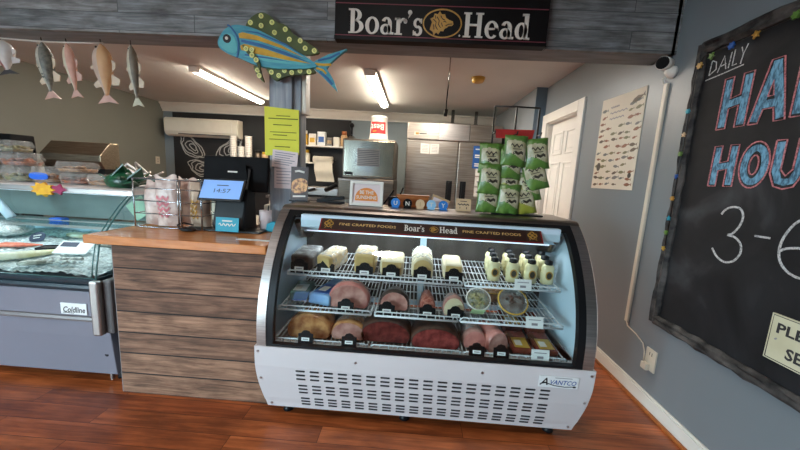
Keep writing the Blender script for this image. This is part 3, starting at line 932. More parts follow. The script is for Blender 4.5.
fin('dorsal_fin', [(-1.04, 2.11), (-1.02, 2.17), (-.955, 2.205), (-.90, 2.185), (-.86, 2.155), (-.80, 2.135), (-.76, 2.09), (-.68, 2.05), (-.61, 2.005), (-.63, 1.985), (-.72, 1.985), (-.86, 2.045)],
    [(-1.02, 2.145), (-.955, 2.183), (-.955, 2.13), (-.89, 2.15), (-.875, 2.095), (-.81, 2.115), (-.785, 2.06), (-.72, 2.055), (-.69, 2.015), (-.635, 2.003)])
fin('anal_fin', [(-.92, 1.90), (-.91, 1.86), (-.87, 1.825), (-.83, 1.845), (-.78, 1.86), (-.70, 1.868), (-.63, 1.88), (-.655, 1.905), (-.8, 1.905)],
    [(-.895, 1.872), (-.85, 1.855), (-.815, 1.885), (-.77, 1.875), (-.72, 1.887), (-.665, 1.884)])
fin('pectoral_fin', [(-1.06, 2.01), (-1.02, 1.995), (-.98, 1.96), (-.955, 1.915), (-.955, 1.87), (-.985, 1.93), (-1.03, 1.965)],
    [(-1.035, 1.99), (-1.0, 1.985), (-1.0, 1.955), (-.975, 1.93)], .012, 2.0)
fin('pelvic_fin', [(-1.005, 1.905), (-.97, 1.895), (-.96, 1.86), (-.945, 1.815), (-.975, 1.84), (-.995, 1.87)], [(-.98, 1.88), (-.97, 1.85)])
b = MB('bluebody'); b.frame((0, 2.035, 0), **FAC)
b.prism([(-.655, 1.925), (-.62, 1.95), (-.55, 1.985), (-.44, 2.02), (-.50, 1.97), (-.545, 1.93), (-.56, 1.905), (-.54, 1.88), (-.515, 1.84), (-.49, 1.775), (-.55, 1.83), (-.60, 1.875), (-.64, 1.905)], 0, .025)
b.use('yellow'); b.line([(-.63, 1.928), (-.58, 1.925), (-.53, 1.928)], .014, .025, .028); b.line([(-.62, 1.905), (-.58, 1.895), (-.56, 1.875)], .012, .025, .028)
b.use('deepblue'); b.line([(-.61, 1.948), (-.54, 1.965), (-.48, 1.995)], .010, .025, .028); b.line([(-.60, 1.885), (-.55, 1.85), (-.52, 1.815)], .012, .025, .028)
b.build('tail_fin', t)
FT.location.x -= .007; FT.location.z += .005

# ------------------------------------------------------------------ fish hanging from the soffit
def hanging(x, z, L, wid, dep, lean, back, belly, finm, tailm, label, spots=None, turn=0):
    t = thing('hanging_fish', label, 'fish ornament', (x, 2.165, z), group='fish ornaments hung under the beam')
    t.rotation_euler = (0, lean, turn)
    prof = [(0, .12), (.05, .42), (.14, .78), (.25, .97), (.38, 1), (.52, .86), (.66, .6), (.78, .36), (.86, .24), (.9, .22)]
    n = 16
    def ring(f, r):
        # back of the fish towards +x, belly towards -x
        return [(wid * .5 * r * math.cos(2 * PI * k / n), dep * .5 * r * math.sin(2 * PI * k / n), -L * f) for k in range(n)]
    rs = [ring(f, r) for f, r in prof]
    b = MB(belly, back); b.smooth = True
    idx = [[b.pt(p) for p in r] for r in rs]
    for a, c in zip(idx, idx[1:]):
        for k in range(n):
            b.cur = 1 if (k < 5 or k > 11) else 0
            b.face((a[k], a[(k + 1) % n], c[(k + 1) % n], c[k]), True)
    b.face(idx[0]); b.face(idx[-1])
    if spots:
        b.use(spots)
        for k in range(10):
            zz = -L * (.2 + .055 * k)
            b.ball((wid * .18 * math.sin(k * 2.3), -dep * .43 * (1 - abs(k - 3) * .06), zz), (wid * .13, dep * .05, L * .022), 8, 4)
    b.use('ink'); b.ball((-wid * .12, -dep * .24, -L * .07), (wid * .06, dep * .06, wid * .06), 8, 5)
    b.build('body', t)
    b = MB(tailm); b.frame((0, .003, 0), (1, 0, 0), (0, 0, 1))
    w = wid * .62
    b.prism([(-wid * .1, -L * .88), (wid * .1, -L * .88), (w * .55, -L * .96), (w, -L * 1.05), (w * .1, -L * 1.01), (-w * .85, -L * 1.04), (-w * .45, -L * .95)], 0, .006); b.build('tail_fin', t)
    for nm, P in (('dorsal_fin', [(wid * .4, -.25), (wid * .68, -.33), (wid * .66, -.42), (wid * .5, -.47), (wid * .4, -.5)]), ('second_dorsal_fin', [(wid * .4, -.52), (wid * .85, -.62), (wid * .75, -.72), (wid * .35, -.72)]),
                  ('pelvic_fin', [(-wid * .4, -.3), (-wid * .7, -.4), (-wid * .62, -.44), (-wid * .4, -.42)]), ('anal_fin', [(-wid * .32, -.6), (-wid * .66, -.7), (-wid * .55, -.76), (-wid * .22, -.74)])):
        b = MB(finm); b.frame((0, .003, 0), (1, 0, 0), (0, 0, 1)); b.prism([(p, q * L) for p, q in P], 0, .005); b.build(nm, t)
    b = MB('blackwire'); b.tube([(0, 0, -.01), (0, 0, .03)], .003, 5); b.build('hook', t)
HF = dict(white=mat('white fish paint', (206, 204, 200), (184, 180, 178), scale=20), red=mat('red brown fish paint', (136, 62, 60), (170, 120, 116), scale=30), bass=mat('mottled dark bass paint', (128, 126, 114), (62, 66, 62), scale=36, detail=5), bassb=mat('pale bass belly', (184, 178, 162), (140, 138, 128), scale=22),
          pink=mat('rose trout paint', (208, 160, 142), (184, 136, 118), scale=18), pinkb=mat('cream trout belly', (206, 196, 172), (192, 180, 156), scale=18), tan=mat('orange tan fish paint', (206, 162, 116), (186, 138, 96), scale=10), tanb=mat('mauve fish belly', (194, 174, 156), (178, 154, 140), scale=12),
          fin=mat('pale fin', (206, 190, 166), (190, 172, 150), scale=20), finp=mat('dusty pink fin', (196, 160, 146), (180, 142, 130), scale=20), slim=mat('grey brown slim fish paint', (120, 108, 90), (92, 84, 72), scale=24), slimb=mat('silver slim fish belly', (188, 182, 162), (168, 164, 146), scale=24), gtail=mat('pale green tail', (186, 182, 158), (168, 166, 142), scale=20))
hanging(-2.80, 2.05, .21, .13, .09, -.12, HF['white'], HF['red'], HF['white'], M['ink'], 'short white and red fish ornament at the far left end of the string')
hanging(-2.515, 2.045, .345, .10, .075, -.1, HF['bass'], HF['bassb'], HF['fin'], HF['finp'], 'dark mottled bass ornament, second from the left end of the string', HF['bass'])
hanging(-2.345, 2.045, .33, .075, .055, -.12, HF['pink'], HF['pinkb'], HF['finp'], HF['finp'], 'slender rose pink trout ornament hanging between the bass and the tan fish')
hanging(-2.11, 2.05, .36, .125, .085, -.05, HF['tan'], HF['tanb'], HF['fin'], HF['finp'], 'largest hanging fish, orange tan with a mauve belly')
hanging(-1.905, 2.05, .37, .072, .055, -.06, HF['slim'], HF['slimb'], HF['fin'], HF['gtail'], 'slim grey brown fish ornament with green tail, rightmost under the beam')
b = MB('rope'); b.tube([(-3.2, 2.165, 2.078), (-2.75, 2.165, 2.058), (-2.495, 2.165, 2.050), (-2.33, 2.165, 2.05), (-2.095, 2.165, 2.056)], .0055, 6)
tag(b.build('string', origin=(-2.5, 2.165, 2.05)), 'white string the fish ornaments hang along under the beam', 'string')
for k, (x, zz) in enumerate(((-2.75, 2.05), (-2.495, 2.045), (-2.33, 2.045), (-2.095, 2.05), (-1.89, 2.05))):
    pass

# ------------------------------------------------------------------ papers on the post
t = thing('lime_notice', 'fluorescent lime yellow notice taped high on the grey post', 'paper', (-.858, 2.073, 1.535))
b = MB('lime'); b.frame((0, 0, 0), **FAC); b.prism([(-.113, -.150), (.108, -.135), (.105, .14), (-.116, .155)], 0, .004)
b.use('limeink')
for k, (x0, x1, y, w) in enumerate(((-.04, .05, .1, .007), (-.09, .1, .083, .009), (-.06, .06, .045, .008), (-.08, .09, .0, .007), (-.06, .03, -.018, .008), (-.085, .09, -.045, .006), (-.05, .05, -.09, .009))):
    b.line([(x0, y), (x1, y)], w * .6, .004, .005)
b.build('sheet', t)
for (dx, dz, w, h, lab, rr) in ((-.84, 1.365, .165, .11, 'white paper receipt list overlapping the bottom of the lime notice', .09), (-.84, 1.255, .145, .15, 'white lower paper pinned on the post under the receipt list', .0)):
    t = thing('paper_sign', lab, 'paper', (dx, 2.066 if rr else 2.073, dz), group='white notes on the post')
    b = MB('pinkpaper'); ca, sa = math.cos(-rr), math.sin(-rr)
    b.frame((0, 0, 0), (ca, 0, sa), (-sa, 0, ca), (0, -1, 0)); b.prism(rect(-w / 2, -h / 2, w / 2, h / 2), 0, .004)
    b.use('greyink')
    for k in range(6):
        b.line([(-w * .4, h * .36 - k * h * .13), (w * (.4 - .1 * (k % 3)), h * .36 - k * h * .13)], .005, .004, .005)
    b.build('sheet', t)

# ------------------------------------------------------------------ right wall: poster, camera, conduit, outlet
t = thing('hanging_poster', 'tall cream poster of fish species on the right wall', 'poster', (XR, 2.50, 1.29))
b = MB('poster'); b.frame((-.001, 0, 0), **RW); b.prism([(-.255, 0), (.25, .0), (.245, .675), (-.255, .69)], 0, .004)
pal = [mat('brown fish print', (104, 84, 62), (76, 62, 46)), mat('grey fish print', (112, 112, 108), (80, 82, 82)), mat('olive fish print', (122, 116, 78), (96, 92, 60)), mat('rust fish print', (142, 88, 56), (112, 70, 46))]
def pfish(x, z, s, m, a=0):
    b.use(m)
    P = [(-1, 0), (-.6, .25), (0, .32), (.5, .12), (.75, .05), (1.05, .28), (.98, 0), (1.05, -.28), (.75, -.05), (.5, -.12), (0, -.3), (-.6, -.22)]
    ca, sa = math.cos(a), math.sin(a)
    b.prism([(x + s * (p * ca - q * sa), z + s * (p * sa + q * ca)) for p, q in P], .004, .0045)
rnd = random.Random(3)
for r in range(13):
    for c in range(6):
        if r > 9 and 1 <= c <= 3:
            continue
        if rnd.random() < .06:
            continue
        pfish(-.205 + c * .08 + rnd.uniform(-.012, .012), .033 + r * .047 + rnd.uniform(-.008, .008), rnd.uniform(.026, .042), pal[rnd.randrange(4)], rnd.uniform(-.1, .25))
pfish(.17, .615, .065, pal[0], .25)
b.use('chipdark'); b.disc((-.19, .17), .026, .004, .005, 16, .032); b.disc((.2, .10), .018, .004, .005)
for k, w in enumerate((.10, .2, .17)):
    b.use('greyink'); P = [(-.13 + w * i / 14, .61 - k * .042 + .006 * math.sin(i * 2.1)) for i in range(15)]; b.line(P, .007, .004, .005)
b.build('sheet', t)

t = thing('security_camera', 'white round security camera on the right wall beneath the beam', 'camera', (XR, 2.08, 2.03), world=True)
b = MB('white'); b.smooth = True
b.rings([[(XR - d, 2.06 + r * math.cos(2 * PI * k / 20), 1.985 + r * math.sin(2 * PI * k / 20)) for k in range(20)] for d, r in ((0, .035), (.012, .035), (.02, .028), (.045, .012))]); b.build('mount', t)
axis = V((-.78, -.52, -.08)).normalized()
A1 = axis.cross(V((0, 0, 1))).normalized(); A2 = A1.cross(axis)
C0 = V((XR - .035, 2.075, 2.035))
def cyl(mb, c, prof, n=20):
    mb.rings([[c + axis * d + (A1 * math.cos(2 * PI * k / n) + A2 * math.sin(2 * PI * k / n)) * r for k in range(n)] for d, r in prof])
b = MB('white'); b.smooth = True; cyl(b, C0, [(-.02, .022), (-.01, .034), (.055, .036)]); b.build('body', t)
b = MB('blackmat'); b.smooth = True; cyl(b, C0, [(.054, .0345), (.06, .033)]); b.build('lens', t)
b = MB('white'); b.tube([(XR - .03, 2.07, 1.99), (XR - .035, 2.075, 2.03)], .01, 8); b.build('stem', t)
b = MB('white'); b.tube([(XR - .012, 2.10, 1.985), (XR - .01, 2.125, 1.965), (XR - .01, 2.11, 1.935), (XR - .012, 2.085, 1.93)], .004, 6); b.build('pigtail', t)
t = thing('conduit', 'long white cable channel running down the right wall from the camera', 'cable channel', (XR, 2.085, .43), world=True)
b = MB('plug'); b.box((XR - .016, 2.07, .43), (XR, 2.10, 1.93)); b.build('cover', t, bevel=.004)
b = MB('plug'); b.tube([(XR - .008, 2.085, .43), (XR - .008, 2.07, .405), (XR - .008, 1.985, .392), (XR - .012, 1.91, .37), (XR - .014, 1.885, .33), (XR - .02, 1.87, .27)], .004, 6)
tag(b.build('cable', origin=(XR, 2.0, .4)), 'thin white cable looping from the cable channel to the outlet', 'cable')
t = thing('wall_outlet', 'ivory outlet with a plugged in adapter low on the right wall', 'outlet', (XR, 1.845, .29), world=True)
b = MB('plug'); b.box((XR - .007, 1.80, .235), (XR, 1.88, .365)); b.use('ink'); b.box((XR - .008, 1.83, .325), (XR - .0068, 1.834, .345)); b.box((XR - .008, 1.848, .325), (XR - .0068, 1.852, .345)); b.build('plate', t)
b = MB('plug'); b.box((XR - .03, 1.835, .232), (XR - .007, 1.88, .272)); b.build('adapter', t, bevel=.004)

# ------------------------------------------------------------------ chalkboard
t = thing('chalkboard', 'huge chalkboard with rough dark wood frame and happy hour lettering', 'chalkboard', (XR, 1.1, .53), world=True)
BY0, BY1, BZ0, BZ1 = .32, 1.845, .56, 2.035
b = MB('slate'); b.box((XR - .02, BY0, BZ0), (XR, BY1, BZ1)); BOARD = b
def rough_bar(p0, p1, wu, wv, seed):
    r = random.Random(seed)
    P0, P1 = V(p0), V(p1)
    n = 26
    rs = []
    d = (P1 - P0).normalized()
    u = V((-1, 0, 0)); v = d.cross(u)
    for i in range(n + 1):
        c = P0 + (P1 - P0) * (i / n)
        k1, k2 = r.uniform(.8, 1.15), r.uniform(.8, 1.15)
        rs.append([c + u * a * wu * r.uniform(.85, 1.1) + v * q * wv * (k1 if q > 0 else k2) for a, q in ((0, -1), (.7, -1), (1, -.5), (.85, 0), (1, .5), (.7, 1), (0, 1))])
    b = MB('frame'); b.rings(rs, True, True, False)
    return b
for k, (p, q) in enumerate((((XR, BY1, BZ0 - .02), (XR, BY1, BZ1 + .02)), ((XR, BY0, BZ0 - .02), (XR, BY0, BZ1 + .02)), ((XR, BY0, BZ1), (XR, BY1, BZ1)), ((XR, BY0, BZ0), (XR, BY1, BZ0)))):
    rough_bar(p, q, .042, .03, k).build('frame_rail', t)
fb = lambda: BOARD.frame((XR - .02, -.03, 0), **RW)     # board frame: a = -y, so letters are given with a = -Y
def poly_chalk(mb, P, m, w, h=.0012):
    mb.use(m); mb.line(P, w, 0, h)
# DAILY and underline
b = fb()
D = lambda x: -1.815 + x
for P in ([(0, 0), (.005, .07)], [(.005, .07), (.03, .055), (.035, .02), (0, 0)], [(.045, .0), (.07, .07), (.088, .005)], [(.053, .025), (.085, .03)], [(.10, .005), (.105, .075)], [(.12, .08), (.118, .01), (.14, .012)], [(.15, .08), (.163, .045), (.178, .085)], [(.163, .045), (.158, .005)]):
    poly_chalk(b, [(D(x), 1.885 + z) for x, z in P], 'chalkw', .005)
poly_chalk(b, [(-1.83, 1.865), (-1.73, 1.873), (-1.64, 1.882)], 'chalkw', .005)
# block letters: blue fill with pink outline
def block(mb, strokes, w, ox, oz, sx, sz, closed_outline):
    for k, P in enumerate(strokes):
        mb.use('chalkb'); mb.line([(ox + x * sx, oz + z * sz) for x, z in P], w, 0, .0008 + .0003 * k)
    for P in closed_outline:
        mb.use('chalkp'); mb.line([(ox + x * sx, oz + z * sz) for x, z in P + [P[0]]], .0055, .0004, .0026)
SL = .0
H_s = [[(.17, .04), (.17, .96)], [(.83, .04), (.83, .96)], [(.17, .47), (.83, .52)]]
H_o = [[(0, 0), (.33, 0), (.33, .38), (.66, .42), (.66, 0), (1, 0), (1, 1), (.66, 1), (.66, .62), (.33, .58), (.33, 1), (0, 1)]]
A_s = [[(.14, .04), (.5, .93)], [(.5, .93), (.86, .04)], [(.28, .3), (.72, .3)], [(.5, .7), (.5, .97)]]
A_o = [[(0, 0), (.28, 0), (.36, .22), (.64, .22), (.72, 0), (1, 0), (.66, 1), (.34, 1)], [(.42, .42), (.58, .42), (.5, .66)]]
P_s = [[(.17, .04), (.17, .96)], [(.17, .88), (.6, .88), (.82, .72), (.6, .5), (.17, .5)]]
P_o = [[(0, 0), (.33, 0), (.33, .36), (.66, .38), (.95, .55), (.98, .8), (.7, 1), (0, 1)], [(.34, .6), (.55, .6), (.62, .7), (.55, .8), (.34, .8)]]
Y_s = [[(.1, .95), (.5, .45)], [(.9, .95), (.5, .45)], [(.5, .45), (.5, .04)]]
Y_o = [[(.34, 0), (.66, 0), (.66, .4), (1, 1), (.7, 1), (.5, .62), (.3, 1), (0, 1), (.34, .4)]]
circ = lambda cx, cz, rx, rz, n=22: [(cx + rx * math.cos(2 * PI * k / n), cz + rz * math.sin(2 * PI * k / n)) for k in range(n)]
O_s = [circ(.5, .5, .36, .38) + [circ(.5, .5, .36, .38)[0]]]
O_o = [circ(.5, .5, .52, .52), circ(.5, .5, .16, .22, 14)]
U_s = [[(.16, .96), (.16, .35), (.3, .15), (.5, .12), (.7, .15), (.84, .35), (.84, .96)]]
U_o = [[(0, 1), (0, .3), (.2, .03), (.5, -.02), (.8, .03), (1, .3), (1, 1), (.68, 1), (.68, .38), (.5, .25), (.32, .38), (.32, 1)]]
R_s = P_s + [[(.45, .5), (.85, .04)]]
R_o = [[(0, 0), (.33, 0), (.33, .36), (.45, .36), (.68, 0), (1, 0), (.75, .4), (.95, .55), (.98, .8), (.7, 1), (0, 1)], P_o[1]]
b = fb()
for s, o, x, z, w, h in ((H_s, H_o, -1.715, 1.605, .135, .235), (A_s, A_o, -1.565, 1.605, .145, .255), (P_s, P_o, -1.405, 1.61, .125, .265), (P_s, P_o, -1.265, 1.615, .125, .265), (Y_s, Y_o, -1.125, 1.62, .14, .265)):
    block(b, s, .032, x, z, w, h, o)
for s, o, x, z, w, h in ((H_s, H_o, -1.70, 1.335, .12, .19), (O_s, O_o, -1.56, 1.335, .118, .19), (U_s, U_o, -1.43, 1.335, .115, .19), (R_s, R_o, -1.295, 1.335, .115, .19)):
    block(b, s, .028, x, z, w, h, o)
b = fb()
poly_chalk(b, curve([(-1.60, 1.205), (-1.585, 1.228), (-1.555, 1.243), (-1.52, 1.24), (-1.50, 1.21), (-1.505, 1.165), (-1.53, 1.125), (-1.55, 1.115), (-1.515, 1.11), (-1.485, 1.085), (-1.478, 1.045), (-1.50, 1.005), (-1.54, .99), (-1.58, 1.005), (-1.612, 1.04)]), 'chalkw', .009)
poly_chalk(b, [(-1.435, 1.132), (-1.375, 1.133)], 'chalkw', .008)
poly_chalk(b, curve([(-1.27, 1.235), (-1.305, 1.20), (-1.328, 1.15), (-1.335, 1.10), (-1.325, 1.055), (-1.295, 1.02), (-1.25, 1.005), (-1.21, 1.02), (-1.195, 1.06), (-1.215, 1.10), (-1.26, 1.115), (-1.31, 1.105), (-1.332, 1.09)]), 'chalkw', .009)
b.frame(); b.build('slate', t)
# shell garland along the top and left of the frame
t2 = thing('garland', 'garland of coloured shells and starfish strung along the chalkboard frame', 'garland', (XR - .045, 1.82, 2.0), world=True)
path = [(XR - .045, .4, 2.0), (XR - .045, 1.0, 1.985), (XR - .045, 1.5, 1.99), (XR - .045, 1.80, 1.985), (XR - .05, 1.83, 1.95), (XR - .048, 1.832, 1.5), (XR - .048, 1.83, 1.0)]
b = MB('blackwire'); b.tube(path, .003, 5); b.build('strand', t2)
cols = ['gold', 'chipgreen', 'logoblue', 'gold', 'chipgreen', 'teal', 'tok_tan', 'brass', 'teal', 'tok_tan', 'chipgreen', 'logoblue', 'gold', 'teal', 'chipgreen', 'brass']
r = random.Random(5)
pos = [(1.81, 1.94), (1.75, 1.965), (1.65, 1.975), (1.545, 1.98), (1.40, 1.99), (1.2, 1.99), (1.0, 1.985), (.7, 1.99)] + [(1.832, z) for z in (1.72, 1.60, 1.50, 1.38, 1.26, 1.15, 1.07, .98)]
for k, (y, z) in enumerate(pos):
    b = MB(cols[k]); s = .018 if k < 8 else .014
    b.frame((XR - .05, y, z), **RW)
    if k % 2:
        b.prism([((s if q % 2 == 0 else s * .45) * math.cos(q * PI / 5 + k), (s if q % 2 == 0 else s * .45) * math.sin(q * PI / 5 + k)) for q in range(10)], 0, .008)
    else:
        b.prism([(s * (.75 + .2 * math.cos(6 * q * PI / 12)) * math.cos(q * PI / 12), s * (.75 + .2 * math.cos(6 * q * PI / 12)) * math.sin(q * PI / 12)) for q in range(24)], 0, .009)
    b.build('shell', t2)
t = thing('please_sign', 'cream enamel please be seated sign with black letters on the chalkboard', 'sign', (XR - .022, 1.09, .665))
b = MB('signcream'); b.frame((0, 0, 0), **RW); ang = -.03
b.prism(rect(-.178, .0, .16, .185), 0, .007)
b.use('ink'); b.line([(-.172, .006), (.154, .006), (.154, .179), (-.172, .179), (-.172, .006)], .003, .007, .0075)
b.text('PLEASE BE', .055, -.155, .115, .0078, align='LEFT', width=.275, bold=.03)
b.text('SEATED', .06, -.108, .03, .0078, align='LEFT', width=.20, bold=.03)
b.use('greyink'); b.line([(-.152, .085), (-.146, .092)], .006, .007, .0076)
b.build('plate', t)
# ------------------------------------------------------------------ counter and worktop
t = thing('counter', 'service counter clad in reclaimed grey brown boards', 'counter', (-1.2, 1.8, 0), world=True)
b = MB('counterwood'); b.box((-1.585, 1.597, 0), (-.735, 1.62, .865)); b.build('plank_front', t)
b = MB('coldlight'); b.box((-1.592, 1.6, 0), (-1.586, 1.64, .865)); b.build('corner_strip', t)
b = MB('post'); b.box((-1.59, 1.62, 0), (-.735, 2.05, .865)); b.build('body', t)
b = MB('worktop'); b.box((-1.705, 1.562, .866), (-.735, 2.06, .912))
tag(b.build('worktop', origin=(-1.2, 1.8, .866), bevel=.004), 'glossy orange oak worktop over the plank counter', 'worktop')

# wire basket of wrapped packets
t = thing('wire_basket', 'silver wire basket on the left end of the oak worktop', 'basket', (-1.45, 1.92, .9125), world=True)
b = MB('chromewire')
x0, x1, y0, y1, z0, z1 = -1.655, -1.245, 1.83, 2.03, .918, 1.205
for z in (z0, 1.0, 1.075, 1.15, z1):
    b.tube([(x0, y0, z), (x1, y0, z), (x1, y1, z), (x0, y1, z), (x0, y0, z)], .0032 if z < z1 else .0045, 5)
for x in (x0, -1.385, x1):
    b.tube([(x, y0, z0), (x, y0, z1)], .0045, 5); b.tube([(x, y1, z0), (x, y1, z1)], .0045, 5)
    b.tube([(x, y0, z0), (x, y1, z0)], .0032, 5)
b.tube([(-1.37, y0, z0), (-1.37, y0, z1)], .0045, 5)
b.build('wire_frame', t)
def packet(name, cat, x, y, z, w, h, d, m, m2, label, lean=0, rz=0, group=None, stripes=True):
    t = thing(name, label, cat, (x, y, z), rz, group=group)
    t.rotation_euler = (0, lean, rz)
    rr = random.Random(int(w * 1e4))
    ph = rr.uniform(0, 6)
    def side(sg):
        def fn(u, v):
            k = (math.sin(PI * u) * math.sin(PI * min(1, v * .93 + .07))) ** .5
            return ((u - .5) * w * (1 - .12 * math.sin(v * PI * 2 + ph) * v), sg * d * .5 * k * (1 + .18 * math.sin(u * 9 + v * 7 + ph)), v * h + .012 * math.sin(u * 7 + ph) * v)
        return fn
    b = MB(m); b.grid(side(-1), 12, 12); b.grid(lambda u, v: side(1)(1 - u, v), 12, 12); b.build('bag', t)
    if stripes:
        b = MB(m2)
        for k in range(4):
            b.grid(lambda u, v, k=k: ((.18 + .5 * u - .5) * w, side(-1)(.18 + .5 * u, .2 + .11 * k + .05 * v)[1] - .004, (.2 + .11 * k + .065 * v) * h + .008 * math.sin(u * 14)), 24, 1)
        b.build('printed_stripes', t)
M['bagw'] = mat('milky plastic wrap', (226, 208, 198), (188, 160, 150), rough=.35, scale=14, detail=6, lo=.4, hi=.62)
M['bagt'] = mat('beige wrapped pack', (222, 202, 180), (196, 168, 144), rough=.4, scale=12, detail=5)
M['pinkstripe'] = mat('pink red print', (210, 128, 134), (196, 112, 120), rough=.5)
packet('wrapped_packet', 'packet', -1.575, 1.90, .925, .15, .27, .09, 'bagw', 'pinkstripe', 'milky wrapped packet at the left side of the wire basket', .05, group='packets in the wire basket', stripes=False)
packet('wrapped_packet', 'packet', -1.475, 1.875, .925, .15, .30, .065, 'bagw', 'pinkstripe', 'tall wrapped packet with pink wavy print in the front of the basket', -.04, group='packets in the wire basket')
packet('wrapped_packet', 'packet', -1.43, 1.95, .925, .13, .29, .06, 'bagw', 'pinkstripe', 'plain milky packet behind the pink print packet in the basket', .08, group='packets in the wire basket', stripes=False)
packet('wrapped_packet', 'packet', -1.315, 1.93, .925, .12, .27, .12, 'bagt', 'gold', 'beige packet at the right side of the wire basket', .0, group='packets in the wire basket')
t = thing('bottle', 'slim cream bottle standing behind the wire basket', 'bottle', (-1.50, 2.38, .8955))
b = MB('cream'); b.smooth = True; b.lathe([(.03, 0), (.032, .02), (.032, .28), (.016, .34), (.014, .40)], 14); b.build('body', t)
b = MB('kraft'); b.lathe([(.017, .40), (.016, .43)], 12); b.build('cap', t)

# lower back counter behind the worktop
t = thing('back_counter', 'dark low back counter behind the service worktop', 'counter', (-1.3, 2.5, 0), world=True)
b = MB('blackmat'); b.box((-1.55, 2.27, 0), (-.30, 2.75, .86)); b.build('cabinet', t)
b = MB('steelx'); b.box((-1.56, 2.26, .86), (-.29, 2.76, .895)); b.build('top', t, bevel=.003)

# point of sale terminal
t = thing('sales_terminal', 'black sales terminal with a lit blue customer screen on the worktop', 'cash register', (-1.13, 1.9, .9125), world=True)
b = MB('black'); b.box((-1.36, 1.84, .913), (-.90, 2.02, .925)); b.build('mat', t, bevel=.003)
b = MB('black')
b.rings([[(x, 1.86, .925), (x, 1.855, .95), (x, 1.90, 1.12), (x, 1.96, 1.30), (x, 2.0, 1.30), (x, 2.03, .925)] for x in (-1.20, -1.01)], True, True, False); b.build('stand', t, bevel=.01)
b = MB('blackmat'); b.frame((-1.115, 1.97, 1.262), (1, 0, .01), (0, .12, 1), None); b.box((-.205, -.11, -.03), (.205, .105, .0)); b.build('operator_monitor', t, bevel=.008)
b = MB('blackmat'); b.frame((-1.115, 1.97, 1.262), (1, 0, .01), (0, .12, 1), None); b.prism(spline([(-.1, -.08), (-.1, .03), (-.08, .052), (.06, .052), (.08, .03), (.085, -.08)], 4), 0, .03)
b.use('letter'); b.line([(-.03, .006), (.03, .006)], .009, .03, .0308)
b.build('monitor_hump', t)
b = MB('black'); b.frame((-1.115, 1.825, 1.165), (1, -.05, .015), (.03, .42, .9), None); b.box((-.138, -.066, -.014), (.132, .07, 0)); d = b.build('customer_display', t, bevel=.004)
b = MB('screen'); b.frame((-1.115, 1.825, 1.165), (1, -.05, .015), (.03, .42, .9), None); b.prism(rect(-.126, -.054, .120, .060), 0, .0012)
b.use('screenink'); b.text('14:57', .036, .0, -.018, .002, width=.10); b.line([(-.035, .028), (.035, .028)], .005, .0012, .002)
b.build('screen', d, origin=tuple(t.location))
t = thing('tip_card', 'small teal card standing at the foot of the sales terminal', 'card', (-1.075, 1.80, .926))
b = MB('teal'); b.frame((0, 0, 0), (1, 0, 0), (0, .12, 1)); b.prism(rect(-.068, 0, .068, .082), 0, .004)
b.use('paper'); b.line([(-.03, .062), (.03, .062)], .008, .004, .005); P = [(-.05 + .1 * k / 14, .04 + .008 * math.sin(k * 1.9)) for k in range(15)]; b.line(P, .006, .004, .005); b.build('sheet', t)
t = thing('card_reader', 'small black card reader with a looped cable beside the wire basket', 'card reader', (-1.31, 1.80, .9125))
b = MB('black'); b.ball((0, .0, .012), (.05, .03, .012), 14, 6); b.tube([(-.05, 0, .01), (-.08, .02, .03), (-.06, .05, .04), (0, .05, .03)], .004, 6); b.build('body', t)
t = thing('paper_slip', 'white paper slip lying at the right end of the worktop', 'paper', (-.87, 1.72, .9125))
b = MB('paper'); b.prism([(-.08, -.05), (.12, -.055), (.125, -.03), (-.07, -.02)], 0, .002); b.build('sheet', t)
t = thing('cup', 'pinkish grey pen cup beside the grey post', 'cup', (-.925, 1.97, .9125))
b = MB('pinkpaper'); b.smooth = True; b.lathe([(.03, 0), (.034, .0), (.037, .13), (.033, .13), (.03, .01)], 16); b.build('body', t)
b = MB('ink'); b.tube([(.01, 0, .02), (.015, .01, .16)], .004, 6); b.build('pen', t)
t = thing('tape_dispenser', 'teal tape dispenser beside the deli case', 'tape dispenser', (-.85, 1.95, .9125))
b = MB('teal'); b.frame((0, 0, 0), (1, 0, 0), (0, 0, 1)); b.prism([(-.06, 0), (.06, 0), (.055, .03), (.02, .06), (-.02, .065), (-.05, .05)], -.02, .02); b.build('body', t, bevel=.004)
t = thing('printer', 'cream receipt printer behind the sales terminal', 'printer', (-.99, 2.45, .896))
b = MB('cream'); b.box((-.13, -.1, 0), (.12, .1, .14)); b.build('body', t, bevel=.012)
b = MB('paper'); b.box((-.08, -.04, .14), (.06, -.036, .19)); b.build('receipt', t)

# stacked white cups on the back wall side
for k, (x, h, lab) in enumerate(((-3.19, .42, 'tall stack of white cups, leftmost under the air conditioner'), (-3.05, .26, 'short middle stack of white cups by the lime notice'), (-2.92, .44, 'tallest stack of white cups, nearest the lime notice'))):
    t = thing('cup_stack', lab, 'cups', (x, 5.6, 1.42), group='stacks of white cups')
    b = MB('white'); b.smooth = True
    pr = []
    n = int(h / .03)
    for i in range(n):
        pr += [(.05, i * .03), (.058, i * .03 + .024), (.062, i * .03 + .026), (.062, i * .03 + .03)]
    b.lathe(pr, 14); b.build('cups', t)
t = thing('cup_shelf', 'dark shelf carrying the stacks of white cups', 'shelf', (-2.9, YB - .012, 1.40), world=True)
b = MB('blackmat'); b.box((-3.4, 5.45, 1.395), (-2.3, YB - .013, 1.42)); b.build('board', t)
b = MB('black'); b.box((-3.3, 5.6, 1.3), (-3.28, YB - .013, 1.395)); b.build('bracket', t)
b = MB('black'); b.box((-2.5, 5.6, 1.3), (-2.48, YB - .013, 1.395)); b.build('bracket', t)
